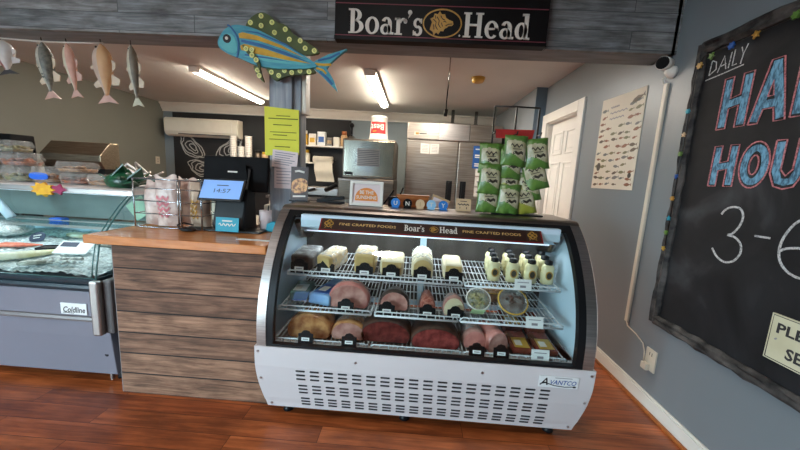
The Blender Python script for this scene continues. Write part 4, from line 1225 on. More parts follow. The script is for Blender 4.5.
for x, h, bm, lm, lab in ((-2.76, .2, 'darksteel', 'black', 'steel tumbler right of the white cup stacks'), (-2.64, .17, 'kraft', 'yellow', 'yellow topped jar at the edge of the lime notice')):
    t = thing('jar', lab, 'jar', (x, 5.62, 1.42))
    b = MB(bm); b.lathe([(.05, 0), (.05, h * .75)], 14); b.build('body', t)
    b = MB(lm); b.lathe([(.045, h * .75), (.045, h)], 14); b.build('lid', t)

# ------------------------------------------------------------------ fish case on the left
FX0, FX1 = -3.6, -1.69
t = thing('fish_case', 'long refrigerated fish display case with slanted glass at the left', 'display case', (-2.65, 2.1, 0), world=True)
b = MB('coldpanel')
prof = [(1.655, .06), (1.635, .30), (1.632, .395), (1.66, .40), (2.55, .40), (2.55, .06)]
b.rings([[(x, y, z) for y, z in prof] for x in (FX0, FX1 + .02)], True, True, False); b.build('lower_panel', t, bevel=.004)
b = MB('coldlight')
b.rings([[(x, y, z) for y, z in [(1.632, .395), (1.614, .40), (1.609, .412), (1.614, .425), (1.632, .432)]] for x in (FX0, FX1)], True, True, False); b.build('moulding', t)
b = MB('coldpanel'); b.box((FX0, 1.618, .43), (FX1, 1.7, .575)); b.build('upper_panel', t, bevel=.003)
b = MB('coldtrim')
b.rings([[(x, y, z) for y, z in [(1.622, .575), (1.606, .583), (1.60, .60), (1.606, .614), (1.615, .618), (1.60, .628), (1.596, .645), (1.604, .658), (1.70, .66), (1.70, .575)]] for x in (FX0, FX1 - .005)], True, True, False); b.build('bumper', t)
b = MB('brackside'); b.box((FX1 + .022, 1.60, .345), (FX1 + .078, 1.80, .655)); b.build('end_plate', t, bevel=.012)
b = MB('brackfront'); b.box((FX1 - .018, 1.568, .345), (FX1 + .032, 1.605, .655)); b.build('end_cap', t, bevel=.009)
b = MB('black'); b.box((FX1 - .005, 1.68, .03), (FX1 + .045, 2.5, .345)); b.build('side_base', t)
b = MB('steel'); b.box((FX1 - .03, 1.66, .02), (FX1 - .02, 1.68, .42)); b.build('corner_strip', t)
for x in (FX1 - .02, -3.4):
    for y in (1.72, 2.45):
        b = MB('black'); b.tube([(x, y, 0), (x, y, .07)], .018, 8); b.build('foot', t)
b = MB('signblack'); b.frame((-1.715, 1.65, .19), **FAC); b.disc((0, 0), .012, 0, .006, 16); b.build('screw_cap', t)
b = MB('tagwhite'); b.frame((-1.852, 1.617, .452), **FAC); b.prism(rect(-.075, -.012, .075, .052), 0, .004)
b.use('ink'); b.text('Coldline', .046, 0, .0, .0045, shear=.25, width=.128, bold=.02); b.line([(-.065, -.003), (.0, -.005)], .003, .004, .005); b.build('badge', t)
b = MB('liner'); b.box((FX0, 1.66, .60), (FX1 - .01, 2.5, .645)); b.box((FX0, 2.46, .645), (FX1 - .01, 2.5, .80)); b.build('tray', t)
# slanted front glass, end glass, deck, inner shelf
GP = [(1.60, .655), (1.612, .74), (1.635, .84), (1.672, .9), (1.725, .965), (1.795, 1.04), (1.87, 1.105)]
b = MB('fishglass'); b.rings([[(x, y, z) for y, z in GP] for x in (FX0, FX1 - .006)], False, False, True); b.build('front_glass', t)
b = MB('fishglass'); b.poly([(FX1, y, z) for y, z in GP] + [(FX1, 2.5, 1.105), (FX1, 2.5, .655)]); b.build('end_glass', t)
b = MB('glassedge'); b.tube([(FX1 - .002, y, z) for y, z in GP], .0045, 6); b.tube([(FX1 - .03, y + .004, z) for y, z in GP], .003, 6); b.tube([(FX0, 1.60, .66), (FX1, 1.60, .66)], .003, 5); b.build('glass_edge', t)
b = MB('panelwhite'); b.box((FX0, 1.86, 1.10), (FX1 + .01, 2.42, 1.125)); b.use('steel'); b.box((FX0, 1.855, 1.092), (FX1 + .01, 1.862, 1.122)); b.build('top_deck', t, bevel=.003)
b = MB('shelfglass'); b.box((FX0, 2.15, .815), (FX1 - .04, 2.44, .823)); b.use('steel'); b.box((FX0, 2.143, .81), (FX1 - .04, 2.152, .828)); b.box((FX0, 2.143, .855), (FX1 - .04, 2.152, .862)); b.build('inner_shelf', t)
for x in (-2.9, -3.5):
    b = MB('liner'); b.tube([(x - .12, 2.12, 1.09), (x + .05, 2.14, .86)], .028, 6); b.build('strut', t)
b = MB('caselamp'); b.box((FX0 + .1, 1.93, 1.082), (FX1 - .1, 1.96, 1.092)); b.build('lamp', t)
for x in (FX1 - .02, -3.5):
    b = MB('steel'); b.box((x - .012, 2.44, .645), (x + .012, 2.47, 1.10)); b.build('upright', t)
b = MB('fishrear'); b.box((FX0, 2.47, .83), (FX1 - .03, 2.478, 1.10)); b.build('rear_door', t)
# crushed ice bed
rr = random.Random(11)
b = MB('ice')
gh = {}
NX, NY = 90, 40
def icez(u, v):
    k = (int(round(u * NX)), int(round(v * NY)))
    if k not in gh:
        gh[k] = rr.uniform(-.006, .012)
    return (FX0 + .02 + u * (FX1 - FX0 - .045), 1.625 + v * .82, .668 + .05 * v + gh[k] + .006 * math.sin(u * 31) * math.cos(v * 17))
b.grid(icez, NX, NY, False)
o = b.build('crushed_ice', origin=(-2.6, 2.0, .65)); tag(o, 'bed of crushed ice filling the fish case', 'ice', kind='stuff')
def fillet(x, y, z, L, w, h, rz, m, label, bend=0, m2=None):
    t = thing('fish_fillet', label, 'fish', (x, y, z), rz)
    prof = [(0, .25), (.08, .7), (.25, 1), (.5, .95), (.75, .62), (.9, .35), (1, .28)]
    rs = []
    for f, r in prof:
        rs.append([(L * (f - .5), w * .5 * r * math.cos(2 * PI * k / 14) + bend * ((f - .5) ** 2) * 4, max(-.3 * h, h * .6 * r * math.sin(2 * PI * k / 14)) + h * .3) for k in range(14)])
    b = MB(m); b.smooth = True; b.rings(rs); b.build('flesh', t)
    if m2:
        b = MB(m2); b.prism([(L * .42, bend - .02), (L * .62, bend - w * .45), (L * .56, bend), (L * .62, bend + w * .45)], 0, h * .4); b.build('tail', t)
fillet(-2.62, 1.98, .70, .26, .07, .03, .3, 'salmon', 'orange salmon fillet at the far left on the ice')
fillet(-2.33, 1.80, .69, .40, .085, .045, .95, 'whitefish', 'long pale yellow fish curving across the middle of the ice', .06, 'whitefish')
fillet(-2.42, 2.26, .715, .40, .08, .04, -.15, 'whitefish', 'cream fish lying at the back of the ice near the oak worktop')
fillet(-2.08, 2.10, .708, .28, .06, .035, -.15, 'fishskin', 'small silver fish beside the right end glass')
fillet(-2.14, 1.70, .688, .16, .06, .03, .7, 'fishskin', 'short silver fish at the near left front of the ice')
def tray(name, lab, x, y, z, w, d, h, rz, m, m2, cat='tray'):
    t = thing(name, lab, cat, (x, y, z), rz)
    b = MB(m); b.box((-w / 2, -d / 2, 0), (w / 2, d / 2, h * .3))
    for q in ((-1, 0), (1, 0)): b.box((q[0] * w / 2 - .006, -d / 2, 0), (q[0] * w / 2 + .006, d / 2, h))
    for q in (-1, 1): b.box((-w / 2, q * d / 2 - .006, 0), (w / 2, q * d / 2 + .006, h))
    b.build('dish', t)
    b = MB(m2); b.box((-w / 2 + .01, -d / 2 + .01, h * .3), (w / 2 - .01, d / 2 - .01, h * .8)); b.build('filling', t)
tray('fish_tray', 'black tray of fish between the pale fish and the white ticket', -2.36, 1.96, .70, .11, .08, .02, .35, 'black', 'darkmeat')
t = thing('price_card', 'white price card with dark top propped on the ice', 'price card', (-2.13, 1.87, .705), .1)
b = MB('tagwhite'); b.frame((0, 0, 0), (1, 0, 0), (0, .75, .55)); b.prism(rect(-.11, 0, .09, .10), 0, .004); b.use('navy'); b.prism(rect(-.10, .055, .0, .093), .004, .005); b.build('card', t)
t = thing('fish_ticket', 'dark blue rounded fish ticket standing by the salmon', 'price card', (-2.63, 2.10, .71))
b = MB('navy'); b.frame((0, 0, 0), (.9, .3, .1), (0, .25, 1)); b.prism(spline([(-.035, 0), (-.04, .042), (0, .065), (.04, .05), (.035, .0)], 4), 0, .004)
b.use('paper'); b.line([(-.022, .038), (.022, .042)], .006, .004, .005); b.line([(-.022, .022), (.015, .025)], .005, .004, .005); b.build('card', t)
for k in range(9):
    t = thing('prawn', 'pale raw prawn lying on the ice in front of the white price card', 'prawn', (-2.15 + .045 * (k % 5) + .02 * (k // 5), 1.70 + .06 * (k // 5) + .008 * (k % 3), .693), .3 + .35 * (k % 3), group='raw prawns on the ice')
    b = MB('shrimp'); b.smooth = True
    b.tube([(.028 * math.cos(a), .028 * math.sin(a), .008) for a in (0, .6, 1.2, 1.8, 2.4, 3.0)], [.011, .012, .011, .009, .007, .004], 8); b.build('body', t)
t = thing('clear_bag', 'clear plastic bag of white seafood at the far left of the ice', 'bag', (-2.95, 2.18, .715))
b = MB('film'); b.smooth = True; b.ball((0, 0, .06), (.16, .12, .06), 16, 10); b.build('bag', t)
b = MB('shrimp'); b.ball((0, 0, .045), (.12, .09, .04), 12, 8); b.build('contents', t)
t = thing('blue_pack', 'bright blue pack on the inner glass shelf of the fish case', 'pack', (-2.66, 2.28, .824))
b = MB('bluelabel'); b.box((-.05, -.03, 0), (.05, .03, .028)); b.build('pack', t, bevel=.008)
t = thing('green_paper', 'pale green paper square hanging behind the fish case glass', 'paper', (-2.13, 2.40, .824))
b = MB(mat('pale green paper', (176, 206, 180), (168, 198, 172), rough=.7)); b.frame((0, 0, 0), (1, 0, 0), (0, .1, 1)); b.prism([(-.02, .02), (.10, .10), (.0, .22), (-.12, .13)], 0, .004); b.build('sheet', t)

# ------------------------------------------------------------------ food tubs on the deck of the fish case
def clam(x, y, z, w, d, h, m, lab, rz=0, label_m=None):
    t = thing('food_tub', lab, 'food container', (x, y, z), rz, group='clear food containers on the fish case')
    def rr_(s, zz): return [(s * w / 2 * (abs(math.cos(a)) ** .5) * (1 if math.cos(a) > 0 else -1), s * d / 2 * (abs(math.sin(a)) ** .5) * (1 if math.sin(a) > 0 else -1), zz) for a in [2 * PI * (k + .5) / 20 for k in range(20)]]
    b = MB('clear'); b.smooth = True; b.rings([rr_(.84, 0), rr_(.97, h * .5), rr_(1.03, h * .52), rr_(1.03, h * .56)], False); b.build('tub', t)
    b = MB('clear'); b.smooth = True; b.rings([rr_(1.03, h * .56), rr_(.96, h * .6), rr_(.88, h * .97), rr_(.8, h)]); b.build('lid', t)
    b = MB(m)
    b.rings([rr_(.78, .006), rr_(.88, h * .35)], True)
    q = random.Random(int(x * 1000))
    for k in range(14):
        b.ball((q.uniform(-.32, .32) * w, q.uniform(-.32, .32) * d, h * .38 + q.uniform(-.01, .012)), (w * .09, d * .1, h * .12), 8, 5)
    b.build('food', t)
    if label_m:
        b = MB(label_m); b.frame((0, -d * .47, h * .42), **FAC); b.prism(spline([(-w * .3, -h * .18), (-w * .3, h * .16), (w * .3, h * .16), (w * .3, -h * .18)], 3), 0, .004); b.build('sticker', t)
DZ = 1.1255
clam(-2.93, 2.12, DZ, .22, .18, .10, 'food_g', 'clear tub of salad at the far left end of the deck')
clam(-2.93, 2.12, DZ + .102, .22, .18, .09, 'food_o', 'orange food tub stacked on the far left salad tub')
clam(-2.69, 2.12, DZ, .2, .17, .10, 'food_g', 'clear tub beside the blue sticker tub, bottom of its stack')
clam(-2.69, 2.12, DZ + .102, .2, .17, .09, 'food_o', 'tub of orange red food on the second stack from the left')
clam(-2.50, 2.13, DZ, .18, .17, .11, 'food_b', 'clear tub with a bright blue sticker on the deck', 0, 'bluelabel')
clam(-2.78, 2.14, DZ + .193, .2, .17, .08, 'food_g', 'topmost clear tub, bridging the two left stacks on the deck')
clam(-2.30, 2.14, DZ, .2, .18, .075, 'food_o', 'low tub of brown food right of the blue sticker tub')
clam(-2.34, 2.16, DZ + .077, .21, .18, .075, 'food_b', 'golden crumb tub stacked at the right of the tubs')
clam(-2.10, 2.12, DZ, .18, .17, .075, 'food_b', 'rightmost clear tub of golden crumbs, next to the green plastic')
t = thing('green_plastic', 'crumpled dark green plastic greenery on the right end of the deck', 'greenery', (-1.93, 2.06, DZ))
b = MB('green')
rr = random.Random(4)
for k in range(16):
    a, e = rr.uniform(0, 2 * PI), rr.uniform(.2, 1.2)
    L = rr.uniform(.11, .17)
    c = V((rr.uniform(-.09, .09), rr.uniform(-.05, .05), rr.uniform(.0, .02)))
    d = V((math.cos(a) * math.cos(e) * 1.3, math.sin(a) * math.cos(e), math.sin(e) * 1.1))
    s = d.cross(V((0, 0, 1))).normalized() * L * .3
    up = V((0, 0, 1)) * .01
    P = [c, c + d * L * .4 + s, c + d * L, c + d * L * .4 - s]
    b.rings([[tuple(p) for p in P], [tuple(p + up) for p in P]], True, True, False)
b.ball((0, 0, .04), (.11, .07, .065), 10, 6)
b.build('leaves', t)
t = thing('tongs', 'steel serving tongs leaning over the tubs on the deck', 'tongs', (-2.02, 2.27, DZ), world=True)
b = MB('steel')
for dz in (0, .035):
    b.tube([(-2.18, 2.26, DZ + .05 + dz), (-2.08, 2.27, DZ + .12 + dz), (-1.98, 2.28, DZ + .05 + dz), (-1.92, 2.28, DZ + .07 + dz)], .008, 6)
b.tube([(-2.05, 2.3, DZ + .17), (-1.93, 2.3, DZ + .07), (-1.84, 2.3, DZ + .11)], .007, 6)
b.tube([(-2.04, 2.31, DZ + .005), (-2.05, 2.3, DZ + .17)], .006, 6)
b.build('arms', t)
t = thing('starfish', 'yellow starfish decoration hung on the front edge of the deck', 'starfish ornament', (-2.23, 1.845, 1.06))
b = MB('starfish'); b.frame((0, 0, 0), **FAC); b.prism([((.075 if q % 2 == 0 else .05) * 1.05 * math.cos(q * PI / 9), .045 + (.045 if q % 2 == 0 else .032) * math.sin(q * PI / 9)) for q in range(18)], -.006, .008); b.build('body', t)
t = thing('starfish', 'magenta starfish decoration next to the yellow one', 'starfish ornament', (-2.14, 1.847, 1.085))
b = MB('magenta'); b.frame((0, 0, 0), **FAC); b.prism([((.055 if q % 2 == 0 else .03) * math.cos(q * PI / 5), .025 + (.035 if q % 2 == 0 else .02) * math.sin(q * PI / 5)) for q in range(10)], -.006, .003); b.build('body', t)
# ------------------------------------------------------------------ curved glass deli case
DX0, DX1 = -.725, .895
t = thing('deli_case', 'white refrigerated deli case with curved glass in the middle of the shop', 'display case', (.085, 1.8, 0), world=True)
CASE = t
PR = [(1.443, .435), (1.444, .55), (1.458, .64), (1.485, .735), (1.527, .83), (1.582, .92), (1.642, .995), (1.695, 1.045), (1.745, 1.085)]
def yat(z, P=PR):
    for (y0, z0), (y1, z1) in zip(P, P[1:]):
        if z <= z1:
            return y0 + (y1 - y0) * (z - z0) / (z1 - z0)
    return P[-1][0]
def smoothP(P, n=5):
    out = []
    for i in range(len(P) - 1):
        p0, p1, p2, p3 = V(P[max(i - 1, 0)]), V(P[i]), V(P[i + 1]), V(P[min(i + 2, len(P) - 1)])
        for j in range(n):
            u = j / n
            q = .5 * (2 * p1 + (p2 - p0) * u + (2 * p0 - 5 * p1 + 4 * p2 - p3) * u * u + (3 * p1 - p0 - 3 * p2 + p3) * u ** 3)
            out.append((q.x, q.y))
    return out + [P[-1]]
PS = smoothP(PR, 4)
def strip(mb, x0, x1, P, off0, off1):
    """solid band following the curved profile between x0 and x1, from off0 (inside) to off1 (outside)"""
    n = []
    for i in range(len(P)):
        a, c = V(P[max(i - 1, 0)]), V(P[min(i + 1, len(P) - 1)])
        d = (c - a).normalized()
        n.append(V((-d.y, d.x)))
    def o(k): return [(P[i][0] + n[i].x * k, P[i][1] + n[i].y * k) for i in range(len(P))]
    A, B = o(off0), o(off1)
    loop = A + list(reversed(B))
    rs = [[(x, y, z) for y, z in loop] for x in (x0, x1)]
    idx = [[mb.pt(p) for p in r] for r in rs]
    m = len(loop)
    for k in range(m):
        k2 = (k + 1) % m
        mb.face((idx[0][k], idx[0][k2], idx[1][k2], idx[1][k]), False)
    N = len(P)
    for s_, r in ((0, idx[0]), (1, idx[1])):
        for k in range(N - 1):
            q = (r[k], r[k + 1], r[m - 2 - k], r[m - 1 - k])
            mb.face(q if s_ == 0 else tuple(reversed(q)), False)
    return mb
# side panels with stainless curved fronts
for x0, x1 in ((DX0, DX0 + .044), (DX1 - .048, DX1)):
    b = MB('steel'); strip(b, x0, x1, PS, -.045, .003); s_ = b.build('side_frame', t, bevel=.002)
    b = MB('liner')
    poly = [(y + .04, z) for y, z in PS if z < 1.06] + [(1.76, 1.07), (2.08, 1.07), (2.08, .435)]
    b.rings([[(x, y, z) for y, z in poly] for x in (x0 + .006, x1 - .006)], True, True, False); b.build('side_panel', t)
for x0, x1 in ((DX0 + .044, DX0 + .078), (DX1 - .084, DX1 - .048)):
    b = MB('black'); strip(b, x0, x1, PS, -.03, .001); b.build('gasket', t)
b = MB('black'); b.box((DX0 + .044, 1.441, .425), (DX1 - .048, 1.475, .452)); b.build('sill', t, bevel=.002)
b = MB('black'); strip(b, DX0 + .078, DX1 - .084, [p for p in PS if p[1] > 1.054], -.012, .001); b.build('upper_gasket', t)
b = MB('glass'); b.rings([[(x, y, z) for y, z in PS if z < 1.06] for x in (DX0 + .078, DX1 - .084)], False, False, True); b.build('curved_glass', t)
# top slab with stainless lip
b = MB('steelx')
b.rings([[(x, y, z) for y, z in [(1.742, 1.082), (1.752, 1.10), (1.775, 1.108), (2.10, 1.108), (2.10, 1.07), (1.76, 1.07)]] for x in (DX0, DX1)], True, True, False); b.build('top_slab', t, bevel=.003)
# interior
b = MB('linerback'); b.box((DX0 + .04, 2.045, .46), (DX1 - .04, 2.06, 1.07))
b.use('liner'); b.box((.06, 2.03, .46), (.10, 2.046, 1.07)); b.box((DX0 + .04, 2.03, 1.0), (DX1 - .04, 2.046, 1.07)); b.box((DX0 + .04, 2.03, .46), (DX1 - .04, 2.046, .49)); b.build('rear_doors', t)
b = MB('liner'); b.box((DX0 + .04, 1.47, .36), (DX1 - .04, 2.06, .405)); b.build('inner_floor', t)
b = MB('liner'); b.box((-.60, 1.70, 1.045), (.78, 2.04, 1.07)); b.box((-.60, 1.69, 1.0), (.78, 1.70, 1.07)); b.build('canopy', t, bevel=.004)
b = MB('liner'); b.box((-.63, 1.78, .97), (.80, 1.85, 1.0)); b.use('caselamp'); b.box((-.6, 1.79, .962), (.77, 1.84, .97)); b.build('lamp', t)
for x in (-.645, .80):
    b = MB('steelx'); b.tube([(x, 1.76, 1.02), (x, 1.84, .93), (x, 2.0, .9)], .018, 8); b.build('bracket', t)
# body under the glass and white slotted front panel
b = MB('panelwhite'); b.box((DX0 + .045, 1.535, .075), (DX1 - .045, 2.08, .43)); b.box((DX0 + .005, 1.50, .33), (DX1 - .005, 2.08, .43)); b.use('blackmat'); b.box((DX0 + .06, 1.56, .05), (DX1 - .06, 2.07, .076)); b.build('base_cabinet', t)
FP = [(1.436, .440), (1.436, .425), (1.437, .38), (1.440, .335), (1.449, .29), (1.459, .245), (1.470, .205), (1.482, .165), (1.493, .125), (1.504, .095), (1.512, .062)]
def fy(z):
    for (y0, z0), (y1, z1) in zip(FP, FP[1:]):
        if z >= z1:
            return y0 + (y1 - y0) * (z0 - z) / (z0 - z1)
    return FP[-1][0]
b = MB('panelwhite')
def xe(z):   # rounded ends: the panel narrows towards its lower corners
    k = max(0, (.34 - z) / .28)
    return .032 * k ** 2
L0, R0 = DX0 - .012, DX1 + .014
outer = [[(L0 + xe(z), y, z), (R0 - xe(z), y, z), (R0 - xe(z), y + .02, z), (L0 + xe(z), y + .02, z)] for y, z in FP]
b.rings([list(reversed(r)) for r in outer], True, True, False)
b.use('ink')
def onpanel(mb, x, z):
    z2 = z + .004
    mb.frame((x, fy(z) - .0005, z), (1, 0, 0), (0, fy(z2) - fy(z - .004), .008))
for r, z in enumerate((.318, .293, .268, .226, .202, .178, .137, .115, .093)):
    for c in range(18):
        x = -.510 + c * .0705 + (.0 if r < 3 else .006 if r < 6 else .012)
        onpanel(b, x, z)
        b.prism([(-.023, -.003), (-.020, -.0045), (.020, -.0045), (.023, -.003), (.023, .003), (.020, .0045), (-.020, .0045), (-.023, .003)], -.004, .002)
b.frame(); b.build('front_panel', t)
for x, z in ((-.235, .39), (.378, .39), (L0 + .018, .415), (L0 + .022, .26), (L0 + .055, .085), (R0 - .018, .415), (R0 - .022, .26), (R0 - .055, .085)):
    b = MB('steel'); onpanel(b, x, z); b.disc((0, 0), .006, 0, .004, 12); b.build('panel_screw', t)
b = MB('tagwhite'); onpanel(b, .742, .372); b.prism(rect(-.092, -.030, .092, .030), 0, .0035)
b.use('ink'); b.text('A', .056, -.07, -.018, .004, shear=.3, bold=.01)
b.use('logoblue'); b.text('VANTCO', .033, .018, -.012, .004, shear=.25, width=.122, bold=.015)
b.use('ink'); b.line([(-.086, -.012), (-.06, -.006), (-.02, -.019), (.03, -.023), (.078, -.018)], .004, .0035, .0045); b.disc((.075, -.02), .008, .0035, .0045, 10, .005)
b.use('greyink'); b.line([(-.02, .023), (.06, .023)], .003, .0035, .004); b.build('maker_badge', t)
for x in (-.62, .02, .79):
    for y in (1.58, 2.0):
        b = MB('black'); b.tube([(x, y, 0), (x, y, .01), (x, y, .06)], [.03, .025, .02], 10); b.build('foot', t)
# header board stuck along the top of the glass
b = MB('signred')
hb0, hb1 = (1.645 - .006, .998), (1.708 - .006, 1.062)
dv = V((0, hb1[0] - hb0[0], hb1[1] - hb0[1])); W2 = dv.length
b.frame((.09, hb0[0], hb0[1]), (1, 0, 0), tuple(dv))
b.prism(rect(-.578, 0, .585, W2), 0, .004)
b.use('signbrown'); b.prism(rect(-.57, .006, .577, W2 - .005), .004, .0046)
b.use('letter')
x = serif(b, "Boar's", -.13, .026, .038, .030, .0046, .006); serif(b, 'Head', .055, .026, .038, .031, .0046, .006)
b.use('gold'); b.ring2((.026, .044), (.023, .019), (.0215, .0175), 0, 360, .0046, .006, 20); boar(b, .025, .044, .016, .0046, .006, 'gold', 'ink')
b.use('goldtxt'); b.text('FINE CRAFTED FOODS', .023, -.325, .036, .0056, width=.30, bold=.004); b.text('FINE CRAFTED FOODS', .023, .325, .036, .0056, width=.30, bold=.004)
def knot(cx):
    for a in range(4):
        an = a * PI / 2
        b.ring2((cx + .012 * math.cos(an), .045 + .012 * math.sin(an)), (.013, .013), (.0105, .0105), 0, 360, .0046, .0056, 14)
    b.line([(cx - .022, .045), (cx, .067), (cx + .022, .045), (cx, .023), (cx - .022, .045)], .0026, .0046, .0056)
    for q in (-1, 1):
        b.line([(cx + .02 * q, .045 - .016), (cx + .012 * q, .045 - .026), (cx + .02 * q, .045 - .03)], .002, .0046, .0056)
b.use('gold'); knot(-.53); knot(.535)
b.build('header_sign', t)

# shelves: left and right wire racks on two levels, one at the bottom
SHF = {}
def shelf(x0, x1, y0, z0, y1, z1, lip=.022, pitch=.022):
    b = MB('wire')
    def zz(y): return z0 + (z1 - z0) * (y - y0) / (y1 - y0)
    n = int(round((x1 - x0) / pitch))
    for i in range(n + 1):
        x = x0 + (x1 - x0) * i / n
        b.tube([(x, y1, zz(y1)), (x, y0 + .004, zz(y0))] + ([(x, y0, z0 + lip * .9)] if i % 2 == 0 and lip else []), .0028, 4, False)
    for y in (y0, y0 + (y1 - y0) * .25, y0 + (y1 - y0) * .5, y0 + (y1 - y0) * .75, y1):
        b.tube([(x0, y, zz(y) - .004), (x1, y, zz(y) - .004)], .0034, 5)
    if lip:
        b.tube([(x0, y0 + .05, zz(y0)), (x0, y0, z0 + lip * .5), (x0 + .012, y0 - .002, z0 + lip), (x1 - .012, y0 - .002, z0 + lip), (x1, y0, z0 + lip * .5), (x1, y0 + .05, zz(y0))], .0036, 5)
    b.tube([(x0, y0, z0), (x1, y0, z0)], .0045, 5)
    for x in (x0, x1):
        b.tube([(x, y0, z0), (x, y1, z1)], .0045, 5)
    return b.build('wire_shelf', CASE)
T0, T1 = (1.655, .745), (2.0, .795)      # top shelf front, back (y, z)
Mi0, Mi1 = (1.56, .585), (2.0, .615)
B0, B1 = (1.50, .436), (2.02, .446)
shelf(-.66, .285, *T0, *T1); shelf(.30, .80, *T0, *T1)
shelf(-.67, -.185, *Mi0, *Mi1); shelf(-.165, .26, *Mi0, *Mi1); shelf(.275, .79, *Mi0, *Mi1)
shelf(-.67, -.19, *B0, *B1); shelf(-.17, .28, *B0, *B1); shelf(.295, .80, *B0, *B1)
def zt(y): return T0[1] + (T1[1] - T0[1]) * (y - T0[0]) / (T1[0] - T0[0]) + .0025
def zm(y): return Mi0[1] + (Mi1[1] - Mi0[1]) * (y - Mi0[0]) / (Mi1[0] - Mi0[0]) + .0025
def zb(y): return B0[1] + (B1[1] - B0[1]) * (y - B0[0]) / (B1[0] - B0[0]) + .0025
TT = math.atan2(T1[1] - T0[1], T1[0] - T0[0])

def price_tag(x, y, z, label, s=1, dark=True):
    t = thing('price_tag', label, 'price tag', (x, y, z), group='black price tags in the deli case' if dark else 'white price tickets in the deli case')
    b = MB('signblack' if dark else 'tagwhite'); b.frame((0, 0, 0), (1, 0, 0), (0, .18, 1))
    if dark:
        b.prism([(-.042 * s, 0), (.042 * s, 0), (.042 * s, .05 * s), (.026 * s, .054 * s), (.018 * s, .066 * s), (0, .071 * s), (-.018 * s, .066 * s), (-.026 * s, .054 * s), (-.042 * s, .05 * s)], 0, .006)
        b.build('holder', t)
        b = MB('tagwhite'); b.frame((0, 0, 0), (1, 0, 0), (0, .18, 1)); b.prism(rect(-.022 * s, .013 * s, .022 * s, .031 * s), .006, .0075)
        b.use('greyink'); b.line([(-.015 * s, .022 * s), (.015 * s, .022 * s)], .005 * s, .0075, .008); b.build('ticket', t)
    else:
        b.prism(rect(-.043 * s, 0, .043 * s, .058 * s), 0, .004)
        b.use('greyink'); b.line([(-.03 * s, .042 * s), (.03 * s, .042 * s)], .004, .004, .0045); b.line([(-.015 * s, .02 * s), (.015 * s, .02 * s)], .012, .004, .0045); b.build('card', t)

def block(name, x, y, w, d, h, m, mf, label, rz=0, dome=False, wrap=None, cat='cheese'):
    t = thing(name, label, cat, (x, y, zt(y)), rz, group=None)
    t.rotation_euler = (TT, 0, rz)
    b = MB(m)
    if dome:
        P = [(-w / 2, 0), (w / 2, 0), (w / 2, h * .55)] + [(w / 2 * math.cos(a), h * .55 + h * .45 * math.sin(a)) for a in [PI * k / 10 for k in range(1, 10)]] + [(-w / 2, h * .55)]
    else:
        P = rect(-w / 2, 0, w / 2, h)
    b.frame((0, 0, 0), **FAC); b.prism(P, -d, 0); b.build('block', t, bevel=.018, seg=3)
    b = MB(mf); b.frame((0, 0, 0), **FAC); b.prism([(p * .8, .01 + q * .82) for p, q in P], 0, .002); b.build('cut_face', t, bevel=.0015)
    if wrap:
        b = MB(wrap); b.frame((0, 0, 0), **FAC); b.prism([(p * 1.03, q * 1.03 + .001) for p, q in P], -d * .96, -.012); b.build('wrapper', t, bevel=.015, seg=3)
block('wrapped_meat', -.60, 1.70, .125, .19, .085, 'darkmeat', 'crust', 'dark wrapped meat block at the left end of the top shelf', -.1, False, 'film', 'meat')
block('cheese_block', -.468, 1.69, .095, .19, .095, 'cheese', 'cheese', 'angled yellow cheese loaf in printed wrap, second on the top shelf', -.32, False, 'film')
block('cheese_block', -.248, 1.70, .115, .16, .115, 'cheese', 'cheese', 'pale yellow cheese block third from the left on the top shelf', 0, False, 'film')
block('cheese_block', -.098, 1.70, .13, .16, .09, 'cheesew', 'cheeset', 'wide tan faced cheese block with ivory rind, middle of the top shelf')
block('cheese_block', .07, 1.70, .12, .20, .12, 'cheesew', 'cheeset', 'round topped cheese loaf in printed wrap on the top shelf', 0, True, 'film')
block('cheese_block', .237, 1.70, .105, .16, .09, 'cheesew', 'cheese', 'small white topped cheese block beside the dressing bottles')
for x, lab in ((-.60, 'black price tag in front of the dark wrapped meat block'), (-.455, 'black price tag in front of the angled yellow cheese'), (-.243, 'black price tag in front of the upright pale cheese'), (-.098, 'black price tag in front of the wide tan cheese'), (.07, 'black price tag in front of the round topped cheese'), (.24, 'black price tag in front of the small white topped cheese')):
    price_tag(x, 1.672 if x > -.5 else 1.668, zt(1.672) - .001, lab, 1.12)
price_tag(.60, 1.646, .742, 'white ticket in front of the dressing bottles on the top shelf', 1, False)
# dressing bottles
def bottle():
    t = thing('dressing_bottle', 'x', 'bottle', (0, 0, 0), group='dressing bottles on the top shelf')
    b = MB('dressing'); b.smooth = True
    b.lathe([(.024, 0), (.03, .004), (.031, .06), (.028, .075), (.031, .09), (.026, .103), (.02, .110)], 18, sx=1.15, sy=.85); b.build('body', t)
    b = MB('black'); b.lathe([(.021, .108), (.022, .112), (.021, .128), (.012, .132)], 16); b.build('cap', t)
    b = MB('dressing2'); b.frame((0, 0, 0), **FAC); b.disc((0, .052), .019, .0245, .0275, 16, .024); b.use('chipdark'); b.disc((0, .052), .0135, .0275, .0282, 14, .018); b.build('label', t)
    return t
b0 = bottle()
first = True
for c, x in enumerate((.465, .565, .665, .755)):
    for r, y in enumerate((1.735, 1.805, 1.875)):
        row = ('front', 'middle', 'back')[r]
        lab = 'black capped dressing bottle, %s row, %s column from the left' % (row, ORD[c])
        if first:
            b0.location = (x, y, zt(y)); b0['label'] = lab; first = False
        else:
            dup(b0, (x + .006 * r, y, zt(y)), label=lab)

